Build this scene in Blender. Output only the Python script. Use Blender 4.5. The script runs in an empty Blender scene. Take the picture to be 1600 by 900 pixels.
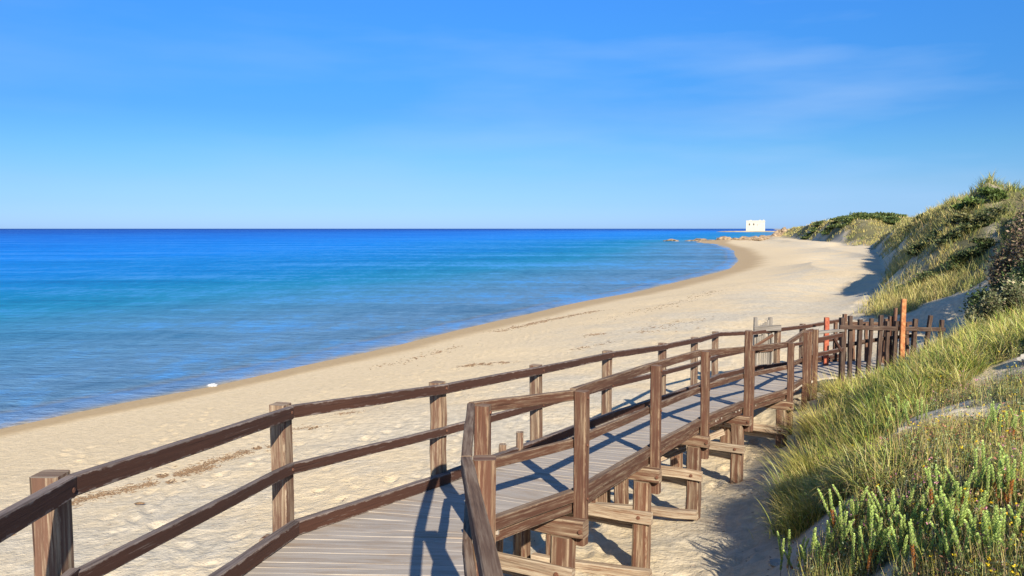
import bpy, math, random
import numpy as np
from mathutils import Vector, Matrix

random.seed(7)
rng = np.random.default_rng(11)
S = bpy.context.scene
col = S.collection

# ------------------------------------------------------------------ camera, sky, sun, exposure
EYE = 5.5
F = 1280.0
PITCH = math.atan(93 / F)
cam_d = bpy.data.cameras.new('camera')
cam = bpy.data.objects.new('camera', cam_d)
col.objects.link(cam)
cam.location = (0, 0, EYE)
cam.rotation_euler = (math.pi / 2 - PITCH, 0, 0)
cam_d.sensor_width = 36
cam_d.lens = F / 1600 * 36
cam_d.clip_start = 0.1
cam_d.clip_end = 60000
S.camera = cam
S.render.resolution_x, S.render.resolution_y = 1024, 576

SUN_EL = math.radians(29)
SUN_AZ = math.radians(166.5)          # from +Y towards +X: behind the camera, a little to the right
world = bpy.data.worlds.new('World')
S.world = world
world.use_nodes = True
wt = world.node_tree
wt.nodes.clear()
wo = wt.nodes.new('ShaderNodeOutputWorld')
bg = wt.nodes.new('ShaderNodeBackground')
sky = wt.nodes.new('ShaderNodeTexSky')
sky.sky_type = 'NISHITA'
sky.sun_disc = False
sky.sun_elevation = SUN_EL
sky.sun_rotation = SUN_AZ
sky.altitude = 0
sky.air_density = 1.0
sky.dust_density = 0.4
sky.ozone_density = 3.0
# deep, polarised-looking blue: the sky's colour is graded by elevation
hs = wt.nodes.new('ShaderNodeMix')
hs.data_type = 'RGBA'
hs.blend_type = 'MULTIPLY'
hs.inputs['Factor'].default_value = 1.0
sepz = wt.nodes.new('ShaderNodeSeparateXYZ')
tint = wt.nodes.new('ShaderNodeValToRGB')
_st = [(0.0, (.53, .86, 1.76)), (.0055, (.52, .85, 1.74)), (.029, (.44, .74, 1.39)), (.052, (.42, .70, 1.18)), (.091, (.35, .69, 1.09)), (.137, (.27, .65, 1.12)),
       (.182, (.27, .71, 1.22)), (.226, (.28, .77, 1.34)), (.265, (.29, .81, 1.47)), (.7, (.50, .90, 1.40))]
while len(tint.color_ramp.elements) < len(_st):
    tint.color_ramp.elements.new(0.5)
for _e, (_p, _c) in zip(tint.color_ramp.elements, _st):
    _e.position = _p
    _e.color = (*[q * .55 for q in _c], 1)
tc = wt.nodes.new('ShaderNodeTexCoord')
mp = wt.nodes.new('ShaderNodeMapping')
mp.inputs['Scale'].default_value = (1.1, 1.0, 6.5)
mp.inputs['Rotation'].default_value = (0, math.radians(-5), 0)
nz = wt.nodes.new('ShaderNodeTexNoise')
nz.inputs['Scale'].default_value = 2.1
nz.inputs['Detail'].default_value = 5
nz.inputs['Roughness'].default_value = 0.48
cr = wt.nodes.new('ShaderNodeValToRGB')
cr.color_ramp.elements[0].position = 0.46
cr.color_ramp.elements[0].color = (0, 0, 0, 1)
cr.color_ramp.elements[1].position = 0.82
cr.color_ramp.elements[1].color = (0.42, 0.42, 0.42, 1)
mixc = wt.nodes.new('ShaderNodeMix')
mixc.data_type = 'RGBA'
mixc.inputs['B'].default_value = (2.3, 3.3, 4.9, 1)
L = wt.links
L.new(sky.outputs[0], hs.inputs['A'])
L.new(tc.outputs['Generated'], sepz.inputs[0])
L.new(sepz.outputs['Z'], tint.inputs[0])
L.new(tint.outputs[0], hs.inputs['B'])
L.new(tc.outputs['Generated'], mp.inputs[0])
L.new(mp.outputs[0], nz.inputs['Vector'])
L.new(nz.outputs['Fac'], cr.inputs[0])
cm = wt.nodes.new('ShaderNodeMapRange')
cm.inputs['From Min'].default_value = -0.35; cm.inputs['From Max'].default_value = 0.35
cm.inputs['To Min'].default_value = 0.5; cm.inputs['To Max'].default_value = 1.5
cmul = wt.nodes.new('ShaderNodeMath'); cmul.operation = 'MULTIPLY'
L.new(sepz.outputs['X'], cm.inputs['Value']); L.new(cm.outputs[0], cmul.inputs[0]); L.new(cr.outputs[0], cmul.inputs[1])
L.new(cmul.outputs[0], mixc.inputs['Factor'])
L.new(hs.outputs['Result'], mixc.inputs['A'])
L.new(mixc.outputs['Result'], bg.inputs['Color'])
bg.inputs['Strength'].default_value = 0.11
L.new(bg.outputs[0], wo.inputs[0])

sd = bpy.data.lights.new('sun', 'SUN')
sd.energy = 4.7
sd.angle = math.radians(0.5)
sd.color = (1.0, 0.92, 0.78)
sun = bpy.data.objects.new('sun', sd)
col.objects.link(sun)
to_sun = Vector((math.sin(SUN_AZ) * math.cos(SUN_EL), math.cos(SUN_AZ) * math.cos(SUN_EL), math.sin(SUN_EL)))
sun.rotation_euler = to_sun.to_track_quat('Z', 'Y').to_euler()
sun.location = (20, -60, 60)

S.view_settings.view_transform = 'Standard'
S.view_settings.look = 'None'
S.view_settings.exposure = 0.9
S.view_settings.gamma = 1
S.cycles.max_bounces = 6
S.cycles.transparent_max_bounces = 8
S.cycles.use_denoising = True


# ------------------------------------------------------------------ helpers
def pix(u, v, y):
    """point seen at photo pixel (u, v) whose distance along +Y is y"""
    a, b = (u - 800) / F, (450 - v) / F
    c, s = math.cos(PITCH), math.sin(PITCH)
    d = (a, c + b * s, -s + b * c)
    k = y / d[1]
    return Vector((d[0] * k, y, EYE + d[2] * k))


def ux(u, y):
    return pix(u, 450, y).x


def hsh(ix, iy, seed):
    n = (ix.astype(np.int64) * 374761393 + iy.astype(np.int64) * 668265263 + seed * 974634777) & 0xFFFFFFFF
    n = ((n ^ (n >> 13)) * 1274126177) & 0xFFFFFFFF
    n = n ^ (n >> 16)
    return (n & 0xFFFFFF) / float(0xFFFFFF)


def vnoise(x, y, seed=0):
    x = np.asarray(x, float); y = np.asarray(y, float)
    ix = np.floor(x); iy = np.floor(y)
    fx = x - ix; fy = y - iy
    fx = fx * fx * (3 - 2 * fx); fy = fy * fy * (3 - 2 * fy)
    a = hsh(ix, iy, seed); b = hsh(ix + 1, iy, seed); c = hsh(ix, iy + 1, seed); d = hsh(ix + 1, iy + 1, seed)
    return (a * (1 - fx) + b * fx) * (1 - fy) + (c * (1 - fx) + d * fx) * fy - 0.5


def fbm(x, y, seed=0, octv=4, gain=0.5):
    s = 0; a = 1.0; f = 1.0
    for o in range(octv):
        s = s + a * vnoise(x * f + o * 17.3, y * f - o * 9.1, seed + o)
        a *= gain; f *= 2.03
    return s


def sstep(a, b, x):
    t = np.clip((x - a) / (b - a), 0, 1)
    return t * t * (3 - 2 * t)


def npmesh(name, verts, counts, idx, mats, parent=None, colors=None, uvs=None, uvs2=None, smooth=False, attrs=None):
    """verts Nx3, counts = loops per face, idx = flat loop vertex index"""
    me = bpy.data.meshes.new(name)
    verts = np.asarray(verts, np.float32)
    counts = np.asarray(counts, np.int32)
    idx = np.asarray(idx, np.int32)
    me.vertices.add(len(verts))
    me.vertices.foreach_set('co', verts.ravel())
    me.loops.add(len(idx))
    me.loops.foreach_set('vertex_index', idx)
    me.polygons.add(len(counts))
    starts = np.concatenate([[0], np.cumsum(counts)[:-1]]).astype(np.int32)
    me.polygons.foreach_set('loop_start', starts)
    me.polygons.foreach_set('loop_total', counts)
    me.polygons.foreach_set('use_smooth', np.full(len(counts), bool(smooth)))
    me.update(calc_edges=True)
    if colors is not None:
        ca = me.color_attributes.new('col', 'FLOAT_COLOR', 'POINT')
        c4 = np.ones((len(verts), 4), np.float32); c4[:, :3] = colors
        ca.data.foreach_set('color', c4.ravel())
    if attrs:
        for k, v in attrs.items():
            at = me.attributes.new(k, 'FLOAT', 'POINT')
            at.data.foreach_set('value', np.asarray(v, np.float32))
    if uvs is not None:
        uv = me.uv_layers.new(name='grain')
        uv.data.foreach_set('uv', np.asarray(uvs, np.float32).ravel())
    if uvs2 is not None:
        uv = me.uv_layers.new(name='cross')
        uv.data.foreach_set('uv', np.asarray(uvs2, np.float32).ravel())
    for m in (mats if isinstance(mats, (list, tuple)) else [mats]):
        me.materials.append(m)
    o = bpy.data.objects.new(name, me)
    col.objects.link(o)
    if parent is not None:
        o.parent = parent
        o.location = -Vector(parent.location) if parent.rotation_euler.z == 0 else (0, 0, 0)
    return o


def tag(o, label=None, cat=None, group=None, kind=None):
    if label: o['label'] = label
    if cat: o['category'] = cat
    if group: o['group'] = group
    if kind: o['kind'] = kind
    return o


def empty(name, loc, rz=0):
    o = bpy.data.objects.new(name, None)
    o.location = loc
    o.rotation_euler.z = rz
    col.objects.link(o)
    return o


# ------------------------------------------------------------------ materials
def mat(name):
    m = bpy.data.materials.new(name)
    m.use_nodes = True
    nt = m.node_tree
    b = nt.nodes['Principled BSDF']
    return m, nt, b


def N(nt, t, **kw):
    n = nt.nodes.new(t)
    for k, v in kw.items():
        if k in n.inputs.keys():
            n.inputs[k].default_value = v
        else:
            setattr(n, k, v)
    return n


def noise(nt, vec, scale, detail=4, rough=0.55):
    n = N(nt, 'ShaderNodeTexNoise')
    n.inputs['Scale'].default_value = scale
    n.inputs['Detail'].default_value = detail
    n.inputs['Roughness'].default_value = rough
    nt.links.new(vec, n.inputs['Vector'])
    return n.outputs['Fac']


def ramp(nt, fac, stops):
    r = N(nt, 'ShaderNodeValToRGB')
    while len(r.color_ramp.elements) < len(stops):
        r.color_ramp.elements.new(0.5)
    for e, (p, c) in zip(r.color_ramp.elements, stops):
        e.position = p
        e.color = (*c, 1) if len(c) == 3 else c
    nt.links.new(fac, r.inputs[0])
    return r.outputs[0]


def mix(nt, fac, a, b, mode='MIX'):
    m = N(nt, 'ShaderNodeMix', data_type='RGBA', blend_type=mode)
    for sock, v in (('Factor', fac), ('A', a), ('B', b)):
        if isinstance(v, (int, float)):
            m.inputs[sock].default_value = v
        elif isinstance(v, tuple):
            m.inputs[sock].default_value = (*v, 1)
        else:
            nt.links.new(v, m.inputs[sock])
    return m.outputs['Result']


def math_(nt, op, a, b=0.0, clamp=False):
    m = N(nt, 'ShaderNodeMath', operation=op, use_clamp=clamp)
    for i, v in enumerate((a, b)):
        if isinstance(v, (int, float)):
            m.inputs[i].default_value = v
        else:
            nt.links.new(v, m.inputs[i])
    return m.outputs[0]


def bump(nt, b, h, strength, dist):
    n = N(nt, 'ShaderNodeBump')
    n.inputs['Strength'].default_value = strength
    n.inputs['Distance'].default_value = dist
    nt.links.new(h, n.inputs['Height'])
    nt.links.new(n.outputs[0], b.inputs['Normal'])
    return n


def wood(name, bare_a, bare_b, paint, paint_lo, paint_hi, top_wear=0.0, rough=0.8, blotch=3.0):
    """weathered timber: bare grain, with paint or stain left in patches stretched along the grain"""
    m, nt, b = mat(name)
    pl_ = name.startswith('deck')
    uv = N(nt, 'ShaderNodeUVMap', uv_map='grain').outputs[0]
    def mapped(sx, sy):
        mm = N(nt, 'ShaderNodeMapping')
        mm.inputs['Scale'].default_value = (sx, sy, 1)
        nt.links.new(uv, mm.inputs[0])
        return mm.outputs[0]
    g1 = noise(nt, mapped(2.2, 55), 1.0, 6, 0.65)
    g2 = noise(nt, mapped(0.9, 14 if not pl_ else 30), 1.0, 4, 0.6)
    gr = math_(nt, 'ADD', math_(nt, 'MULTIPLY', g1, 0.6), math_(nt, 'MULTIPLY', g2, 0.4))
    bare = ramp(nt, gr, [(0.36, tuple(x * (0.8 if pl_ else 0.45) for x in bare_b)), (0.46, bare_b), (0.58, bare_a)])
    pn = noise(nt, mapped(blotch * .7, blotch * (13 if not pl_ else 2.5)), 1.0, 7, 0.75)
    mask = ramp(nt, pn, [(paint_lo, (1, 1, 1)), (paint_hi, (0, 0, 0))])
    pc = mix(nt, g1, tuple(x * 0.6 for x in paint), tuple(min(1, x * 1.5) for x in paint))
    if top_wear > 0:
        ge = N(nt, 'ShaderNodeNewGeometry')
        sx = N(nt, 'ShaderNodeSeparateXYZ')
        nt.links.new(ge.outputs['True Normal'], sx.inputs[0])
        tw = math_(nt, 'MULTIPLY', math_(nt, 'SUBTRACT', sx.outputs['Z'], 0.35, True), top_wear * 1.6, True)
        mask = math_(nt, 'MULTIPLY', mask, math_(nt, 'SUBTRACT', 1.0, tw, True), True)
    if not pl_:
        cu = N(nt, 'ShaderNodeSeparateXYZ')
        nt.links.new(N(nt, 'ShaderNodeUVMap', uv_map='cross').outputs[0], cu.inputs[0])
        edge = math_(nt, 'MINIMUM', math_(nt, 'ABSOLUTE', cu.outputs['X']), math_(nt, 'ABSOLUTE', cu.outputs['Y']))
        en = noise(nt, mapped(9, 25), 1.0, 4, 0.7)
        ew = ramp(nt, math_(nt, 'ADD', edge, math_(nt, 'MULTIPLY', math_(nt, 'SUBTRACT', en, 0.5), 1.3)), [(0.78, (0, 0, 0)), (0.93, (1, 1, 1))])
        mask = math_(nt, 'MULTIPLY', mask, math_(nt, 'SUBTRACT', 1.0, ew, True), True)
    c = mix(nt, mask, bare, pc)
    # knots and dark checks
    ck = ramp(nt, noise(nt, mapped(1.1, 75), 1.0, 3, 0.5), [(0.30, (0.35, 0.33, 0.32)), (0.37, (1, 1, 1))])
    c = mix(nt, 0.35 if pl_ else 1.0, c, ck, 'MULTIPLY')
    big = ramp(nt, noise(nt, mapped(0.5, 1.5), 1.0, 2, 0.5), [(0.3, (0.95, 0.95, 0.95) if pl_ else (0.78, 0.78, 0.8)), (0.7, (1.05, 1.04, 1.03) if pl_ else (1.15, 1.12, 1.08))])
    c = mix(nt, 1.0, c, big, 'MULTIPLY')
    nt.links.new(c, b.inputs['Base Color'])
    b.inputs['Roughness'].default_value = rough
    b.inputs['Specular IOR Level'].default_value = 0.3
    bump(nt, b, g1, 0.10 if pl_ else 0.6, 0.002 if pl_ else 0.006)
    return m


M_RAIL = wood('painted_rail_timber', (0.25, 0.20, 0.17), (0.13, 0.10, 0.085), (0.055, 0.023, 0.014), 0.58, 0.70, 0.85, 0.9)
M_RAILR = wood('worn_rail_timber', (0.27, 0.20, 0.135), (0.14, 0.085, 0.052), (0.085, 0.037, 0.021), 0.48, 0.62, 0.8, 1.0)
M_POSTL = wood('grey_post_timber', (0.36, 0.28, 0.19), (0.22, 0.15, 0.095), (0.125, 0.066, 0.042), 0.46, 0.56, 0.2, 0.8, 1.6)
M_POSTR = wood('brown_post_timber', (0.28, 0.195, 0.12), (0.15, 0.088, 0.052), (0.10, 0.044, 0.026), 0.48, 0.60, 0.2)
M_DECK = wood('deck_board_timber', (0.44, 0.385, 0.32), (0.35, 0.30, 0.245), (0.31, 0.24, 0.175), 0.36, 0.48, 0.0, 0.85, 1.2)
M_PILE = wood('pile_timber', (0.36, 0.28, 0.185), (0.20, 0.13, 0.08), (0.115, 0.052, 0.03), 0.46, 0.58, 0.0, 0.9, 1.6)
M_TIE = wood('bleached_timber', (0.46, 0.375, 0.265), (0.29, 0.21, 0.14), (0.19, 0.10, 0.055), 0.38, 0.50, 0.0, 0.9)
M_FENCE = wood('dark_fence_timber', (0.16, 0.115, 0.08), (0.09, 0.06, 0.042), (0.05, 0.026, 0.018), 0.45, 0.6, 0.2)
M_GREYW = wood('silver_grey_timber', (0.30, 0.27, 0.23), (0.19, 0.165, 0.135), (0.3, 0.22, 0.15), 0.33, 0.42, 0.0)
M_BRANCH = wood('branch_bark', (0.36, 0.30, 0.24), (0.22, 0.17, 0.13), (0.12, 0.08, 0.05), 0.4, 0.5, 0.0)


def plain(name, c, rough=0.6, var=0.25, scale=6.0, metal=0.0, c2=None, bmp=0.3):
    m, nt, b = mat(name)
    t = N(nt, 'ShaderNodeTexCoord').outputs['Object']
    n = noise(nt, t, scale, 5, 0.65)
    a = tuple(x * (1 - var) for x in c)
    z = c2 or tuple(min(1, x * (1 + var)) for x in c)
    nt.links.new(ramp(nt, n, [(0.35, a), (0.65, z)]), b.inputs['Base Color'])
    b.inputs['Roughness'].default_value = rough
    b.inputs['Metallic'].default_value = metal
    if bmp: bump(nt, b, n, bmp, 0.01)
    return m


M_RUST = plain('rusty_iron', (0.13, 0.05, 0.025), 0.85, 0.4, 60)
M_RED = plain('faded_red_paint', (0.38, 0.045, 0.02), 0.7, 0.4, 9, c2=(0.42, 0.12, 0.05))
M_ORANGE = plain('orange_stained_wood', (0.46, 0.13, 0.03), 0.75, 0.4, 14, c2=(0.52, 0.24, 0.09))
M_TOWER = plain('white_limewash', (0.50, 0.45, 0.36), 0.9, 0.08, 0.4, bmp=0)
M_WIN = plain('window_hollow', (0.10, 0.08, 0.06), 0.8, 0.2, 2)
M_ROCK = plain('ochre_rock', (0.22, 0.15, 0.09), 0.9, 0.4, 0.8, c2=(0.40, 0.29, 0.18))
M_ROCKD = plain('tan_headland_rock', (0.34, 0.27, 0.17), 0.95, 0.3, 0.05)
M_WEED = plain('dry_seaweed', (0.17, 0.105, 0.055), 0.95, 0.5, 25)
M_PEBBLE = plain('beach_litter', (0.20, 0.15, 0.11), 0.9, 0.5, 30)
M_FOAM = plain('white_foam', (0.42, 0.43, 0.44), 0.7, 0.05, 20)
M_STONE = plain('pale_stone', (0.42, 0.38, 0.31), 0.9, 0.25, 8)


def leafmat(name, rough=0.55, transl=0.25):
    m, nt, b = mat(name)
    a = N(nt, 'ShaderNodeAttribute', attribute_name='col')
    nt.links.new(a.outputs['Color'], b.inputs['Base Color'])
    b.inputs['Roughness'].default_value = rough
    b.inputs['Specular IOR Level'].default_value = 0.25
    if transl:
        tr = N(nt, 'ShaderNodeBsdfTranslucent')
        nt.links.new(a.outputs['Color'], tr.inputs['Color'])
        ms = N(nt, 'ShaderNodeMixShader')
        ms.inputs[0].default_value = transl
        out = nt.nodes['Material Output']
        nt.links.new(b.outputs[0], ms.inputs[1])
        nt.links.new(tr.outputs[0], ms.inputs[2])
        nt.links.new(ms.outputs[0], out.inputs[0])
    return m


M_GRASS = leafmat('grass_blades')
M_LEAF = leafmat('leaves', 0.5)
M_FLOWER = leafmat('petals', 0.6)

# ------------------------------------------------------------------ terrain height
CTRL = [
    # water line
    (-14, 22.3, 0), (-10.4, 28.4, 0), (-5.85, 37.4, 0), (1.24, 52.9, 0), (11.2, 71.8, 0), (21.7, 94, 0), (29.7, 112, 0), (39, 141, 0),
    (54.5, 201, 0), (72, 290, 0), (-16.5, 16, 0), (-18.5, 8, 0), (-21, 0, 0), (-25, -20, 0), (-33, -60, 0),
    # sea bed
    (-24, 20, -.6), (-22, 35, -.7), (-16, 50, -.9), (-5, 75, -.9), (10, 110, -.9), (25, 160, -1), (35, 250, -2), (60, 330, -1),
    (-60, 30, -2.5), (-60, 100, -4), (-20, 200, -4), (0, 500, -6), (-200, 100, -7), (-200, -50, -7), (40, 900, -8), (90, 500, -4), (180, 900, -5), (230, 1000, -5),
    (-400, 500, -9),
    # beach
    (-1.8, 5, 1.6), (-6, 8, 1.15), (-12, 6, .65), (-10, 14, .75), (0.3, 9, 1.55), (2.0, 9.6, 1.55), (3.0, 12.8, 1.25), (0, 14, 1.25), (4, 18, 1.3),
    (6, 22, 1.4), (0, 25, .95), (-6, 24, .55), (8, 30, 1.45), (5, 45, .75), (15, 45, 1.5), (20, 60, 1.3), (30, 90, 1.2), (45, 125, 1.2),
    (60, 170, 1.3), (82, 250, 1.3), (95, 300, 1.2), (115, 367, 1.2), (90, 345, .8), (5.0, 15.6, 1.35), (4.5, 14.5, 1.35), (7, 20, 1.45), (8.0, 19.6, 1.6), (10, 23, 1.8), (8.5, 26, 1.5),
    # foot of the dunes
    (14.2, 35.6, 1.75), (20, 46, 1.8), (29, 65, 1.8), (49, 110, 1.8), (78, 178, 1.9), (86, 214, 2), (106, 312, 2.2), (118, 370, 2.6),
    # far dunes: faces and crests
    (29.6, 62, 2.5), (30.5, 60, 4.4), (30.6, 56, 6.2), (17.8, 35, 2.9), (16.0, 28.5, 3.1), (16.2, 27, 3.9), (23.4, 40, 5.7),
    (18, 29, 4.5), (31, 55, 8.0), (34.5, 65, 7.2), (42.5, 85, 6.6), (53, 112, 6.2), (22.5, 34, 6.7), (28, 42, 7.0), (26, 48, 6.6), (33, 48, 8.2),
    (21, 40, 3.9), (25, 50, 4.3), (33, 75, 3.6), (44, 100, 3.6), (66, 148, 6.0), (60, 140, 3.6),
    (97, 230, 8.4), (108, 232, 8.6), (98, 262, 7.0), (103, 300, 5.2), (124, 372, 5.0), (87, 205, 2.8), (96, 212, 4.6), (110, 210, 6), (90, 180, 5.2),
    (150, 240, 8), (60, 60, 7.5), (150, 100, 8), (60, 0, 7), (90, 100, 6.5), (200, 330, 7), (42, 68, 7.6), (29.3, 52.2, 8.5), (31.5, 51.5, 7.4), (33.5, 53, 7.3), (44, 84, 6.9), (46, 90, 6.8), (52, 86, 7), (40, 76, 6.8), (50, 96, 6.0), (37, 57, 7.7), (118, 262, 8.2), (106, 246, 8.6), (125, 290, 7.2), (62, 120, 6), (34, 52, 7.6), (75, 140, 6.0), (300, 200, 9), (165, 480, 2.0), (245, 640, 2.0), (310, 850, 2), (112, 450, -2), (150, 570, -3), (200, 720, -4), (90, 410, -1.5), (62, 190, 1.2), (70, 205, 1.4), (66, 215, 1.0), (75, 235, 1.2), (78, 260, 1.0), (86, 282, 1.2), (70, 195, 1.5), (80, 210, 1.8), (88, 305, 1.1), (64, 243, 0),
    # near hollow and near bank
    (13.0, 23.5, 3.0), (15, 23, 3.9), (12, 21, 3.0), (9.1, 14.5, 3.6), (8.2, 15.0, 3.1), (7.2, 15.5, 2.45), (6.5, 16.2, 1.95), (8.6, 17.5, 2.3), (10.3, 19.3, 2.65), (9.0, 18.8, 2.1),
    (5.3, 13.9, 1.85), (4.1, 11.6, 1.75), (6.9, 18.0, 1.75), (3.15, 10.9, 1.55), (3.1, 9.2, 1.85), (2.15, 8.2, 1.75), (2.45, 7.3, 2.1), (2.6, 5.8, 2.6), (2.9, 4.6, 3.15),
    (4.7, 7.5, 3.4), (4.0, 8.5, 3.1), (6.2, 10, 3.4), (5.2, 11, 2.75), (4.3, 9.9, 2.45), (1.9, 5.6, 2.1), (1.3, 5.2, 1.9), (0.9, 7.4, 1.65), (1.4, 2.5, 2.8), (0.5, 3.2, 2.5), (0.2, 5.5, 1.75),
    (1, 0, 3.9), (-1, 0, 2.8), (-4, 1, 1.9), (5, 0, 4.6), (5, 4, 4.1), (10, 5, 4.4), (10, 10, 4.1), (15, 13, 4.2), (13, 17, 3.5), (20, 20, 5.2), (12, -10, 4.6), (0, -10, 4), (-10, -10, 1.2),
    (25, 5, 6), (0, -40, 5), (40, -60, 7), (-15, -40, 1),
]
CP = np.array(CTRL, float)


def warp(x, y):
    r = np.sqrt(x * x + y * y) + 1e-6
    k = np.log1p(r / 6.0) / r * 3.0
    return x * k, y * k


def tps_u(r2):
    return 0.5 * r2 * np.log(r2 + 1e-12)


_wx, _wy = warp(CP[:, 0], CP[:, 1])
_n = len(CP)
_D = (_wx[:, None] - _wx[None]) ** 2 + (_wy[:, None] - _wy[None]) ** 2
_A = np.zeros((_n + 3, _n + 3))
_A[:_n, :_n] = tps_u(_D) + np.eye(_n) * 1e-5
_A[:_n, _n] = 1; _A[:_n, _n + 1] = _wx; _A[:_n, _n + 2] = _wy
_A[_n:, :_n] = _A[:_n, _n:].T
_W = np.linalg.solve(_A, np.concatenate([CP[:, 2], [0, 0, 0]]))


def base_h(x, y):
    x = np.asarray(x, float).ravel(); y = np.asarray(y, float).ravel()
    out = np.empty_like(x)
    for i in range(0, len(x), 40000):
        a, b = warp(x[i:i + 40000], y[i:i + 40000])
        d = (a[:, None] - _wx[None]) ** 2 + (b[:, None] - _wy[None]) ** 2
        out[i:i + 40000] = tps_u(d) @ _W[:_n] + _W[_n] + _W[_n + 1] * a + _W[_n + 2] * b
    return out


TOE = np.array([(2.2, -60), (0.0, -10), (0.6, 0), (1.2, 3), (2.0, 5.6), (2.65, 7.4), (3.05, 8.6), (3.1, 9.6), (3.35, 10.6), (3.9, 11.8), (4.7, 13.4), (5.6, 15.2), (6.9, 17.4),
                (8.6, 18.4), (10.4, 19.9), (12.0, 20.6), (14.2, 22.6), (15.6, 25.5), (15.2, 28.5), (14.2, 31), (13.9, 34), (17.5, 40), (21.5, 48), (28.6, 62), (37, 82), (48.5, 108), (78, 178),
                (86, 214), (105, 310), (113, 345), (118, 360), (150, 440), (260, 700)], float)
COAST = np.array([(-33, -60), (-25, -20), (-21, 0), (-18.5, 8), (-16.5, 16), (-14, 22.3), (-10.4, 28.4), (-5.85, 37.4), (1.24, 52.9), (11.2, 71.8), (21.7, 94), (29.7, 112),
                  (39, 141), (54.5, 201), (72, 290), (95, 366), (116, 380), (150, 450), (265, 800), (430, 1320)], float)


def sdist(poly, x, y):
    """signed distance to a polyline, positive on its right-hand side (towards the land)"""
    best = np.full(x.shape, 1e18); sg = np.zeros(x.shape)
    for (ax, ay), (bx, by) in zip(poly[:-1], poly[1:]):
        dx, dy = bx - ax, by - ay
        t = np.clip(((x - ax) * dx + (y - ay) * dy) / (dx * dx + dy * dy), 0, 1)
        ex, ey = x - ax - t * dx, y - ay - t * dy
        d = ex * ex + ey * ey
        cr_ = ex * dy - ey * dx
        u = d < best
        best = np.where(u, d, best); sg = np.where(u, np.sign(cr_), sg)
    return np.sqrt(best) * np.where(sg == 0, 1, sg)


def height(x, y, micro=True):
    x = np.asarray(x, float).ravel(); y = np.asarray(y, float).ravel()
    h = base_h(x, y)
    r = np.hypot(x, y)
    s = sdist(TOE, x, y)
    far = sstep(20, 45, r)
    dune = sstep(-0.3, 3.0, s)
    cap = 1.75 + 1.15 * np.clip(s, 0, 60) + 0.02 * np.clip(-s, 0, 10)
    k_ = sstep(22, 34, r) * sstep(600, 420, r)
    h = np.where(h > cap, h * (1 - k_) + cap * k_, h)
    gully = 1 - np.abs(fbm((x + .4 * y) / 9, (y - .4 * x) / 20, 13, 3)) * 2.6
    face = sstep(1, 5, s) * sstep(26, 36, r) * (1 - sstep(120, 260, r)) * sstep(9.0, 7.2, h)
    h = h + dune * far * (0.7 * fbm(x / 13, y / 13, 3, 4, 0.55) + 0.45 * fbm(x / 4.5, y / 4.5, 9, 3)) - face * 1.1 * np.clip(gully, 0, 1) ** 3
    h = h + dune * (1 - far) * (0.30 * fbm(x / 1.7, y / 1.7, 5, 4, 0.55))
    if micro:
        hs_ = sstep(0.25, 1.0, h) * (1 - sstep(60, 120, r))
        foot = sstep(-9, -2, s)              # trampled, wind-blown sand close to the dune
        h = h + hs_ * (0.024 * fbm(x / 0.45, y / 0.45, 21, 3) + foot * 0.034 * fbm(x / 0.8, y / 0.8, 31, 3)) + 0.12 * hs_ * fbm(x / 5, y / 5, 41, 3)
    return h


def vegmask(x, y, s=None):
    if s is None: s = sdist(TOE, x, y)
    r = np.hypot(x, y)
    sc = np.clip(r / 14, 0.6, 6)
    scar = sstep(35, 50, r) * (1 - sstep(150, 190, r)) * sstep(4.5, 1, s) * sstep(-.05, .15, fbm((x - y * .4) / 5, y / 11, 191, 3))
    m = (1 - .85 * scar) * sstep(-0.10, 0.55, s / sc + 0.55 * fbm(x / sc / 1.1, y / sc / 1.1, 51, 3))
    gap = fbm(x / sc / 1.3 + 40, y / sc / 1.3, 61, 3)
    m = m * (1 - sstep(0.20, 0.34, gap) * (1 - .85 * sstep(140, 190, r)))
    # open sand path on the near slope and blow-out behind the fence
    for (cx_, cy_, rx_, ry_) in ((4.5, 10.3, 1.0, .6), (7.3, 11.8, .6, .55), (5.5, 10.6, .5, .35), (15.3, 29.3, 1.7, 2.2), (13.2, 24.5, 1.8, 1.6), (3.2, 8.2, .35, .5), (5.6, 9.8, .5, .25)):
        e = ((x - cx_) / rx_) ** 2 + ((y - cy_) / ry_) ** 2 + 0.8 * fbm(x * 1.5, y * 1.5, 71, 2)
        m = m * sstep(0.7, 1.3, e)
    return m


def polar_mesh(rs, ths):
    R, T = np.meshgrid(rs, ths, indexing='ij')
    x = (R * np.sin(T)).ravel(); y = (R * np.cos(T)).ravel()
    nr, nt_ = len(rs), len(ths)
    i = np.arange(nr - 1)[:, None] * nt_; j = np.arange(nt_)[None]
    j2 = (j + 1) % nt_
    a = (i + j).ravel(); b = (i + j2).ravel(); c = (i + nt_ + j2).ravel(); d = (i + nt_ + j).ravel()
    idx = np.stack([a, b, c, d], 1)[:, ::-1].ravel()
    return x, y, np.full(len(a), 4), idx


def angles(nf, nb, half):
    a = np.linspace(-half, half, nf)
    b = np.linspace(half, 2 * math.pi - half, nb + 2)[1:-1]
    return np.concatenate([a, b])


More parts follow.
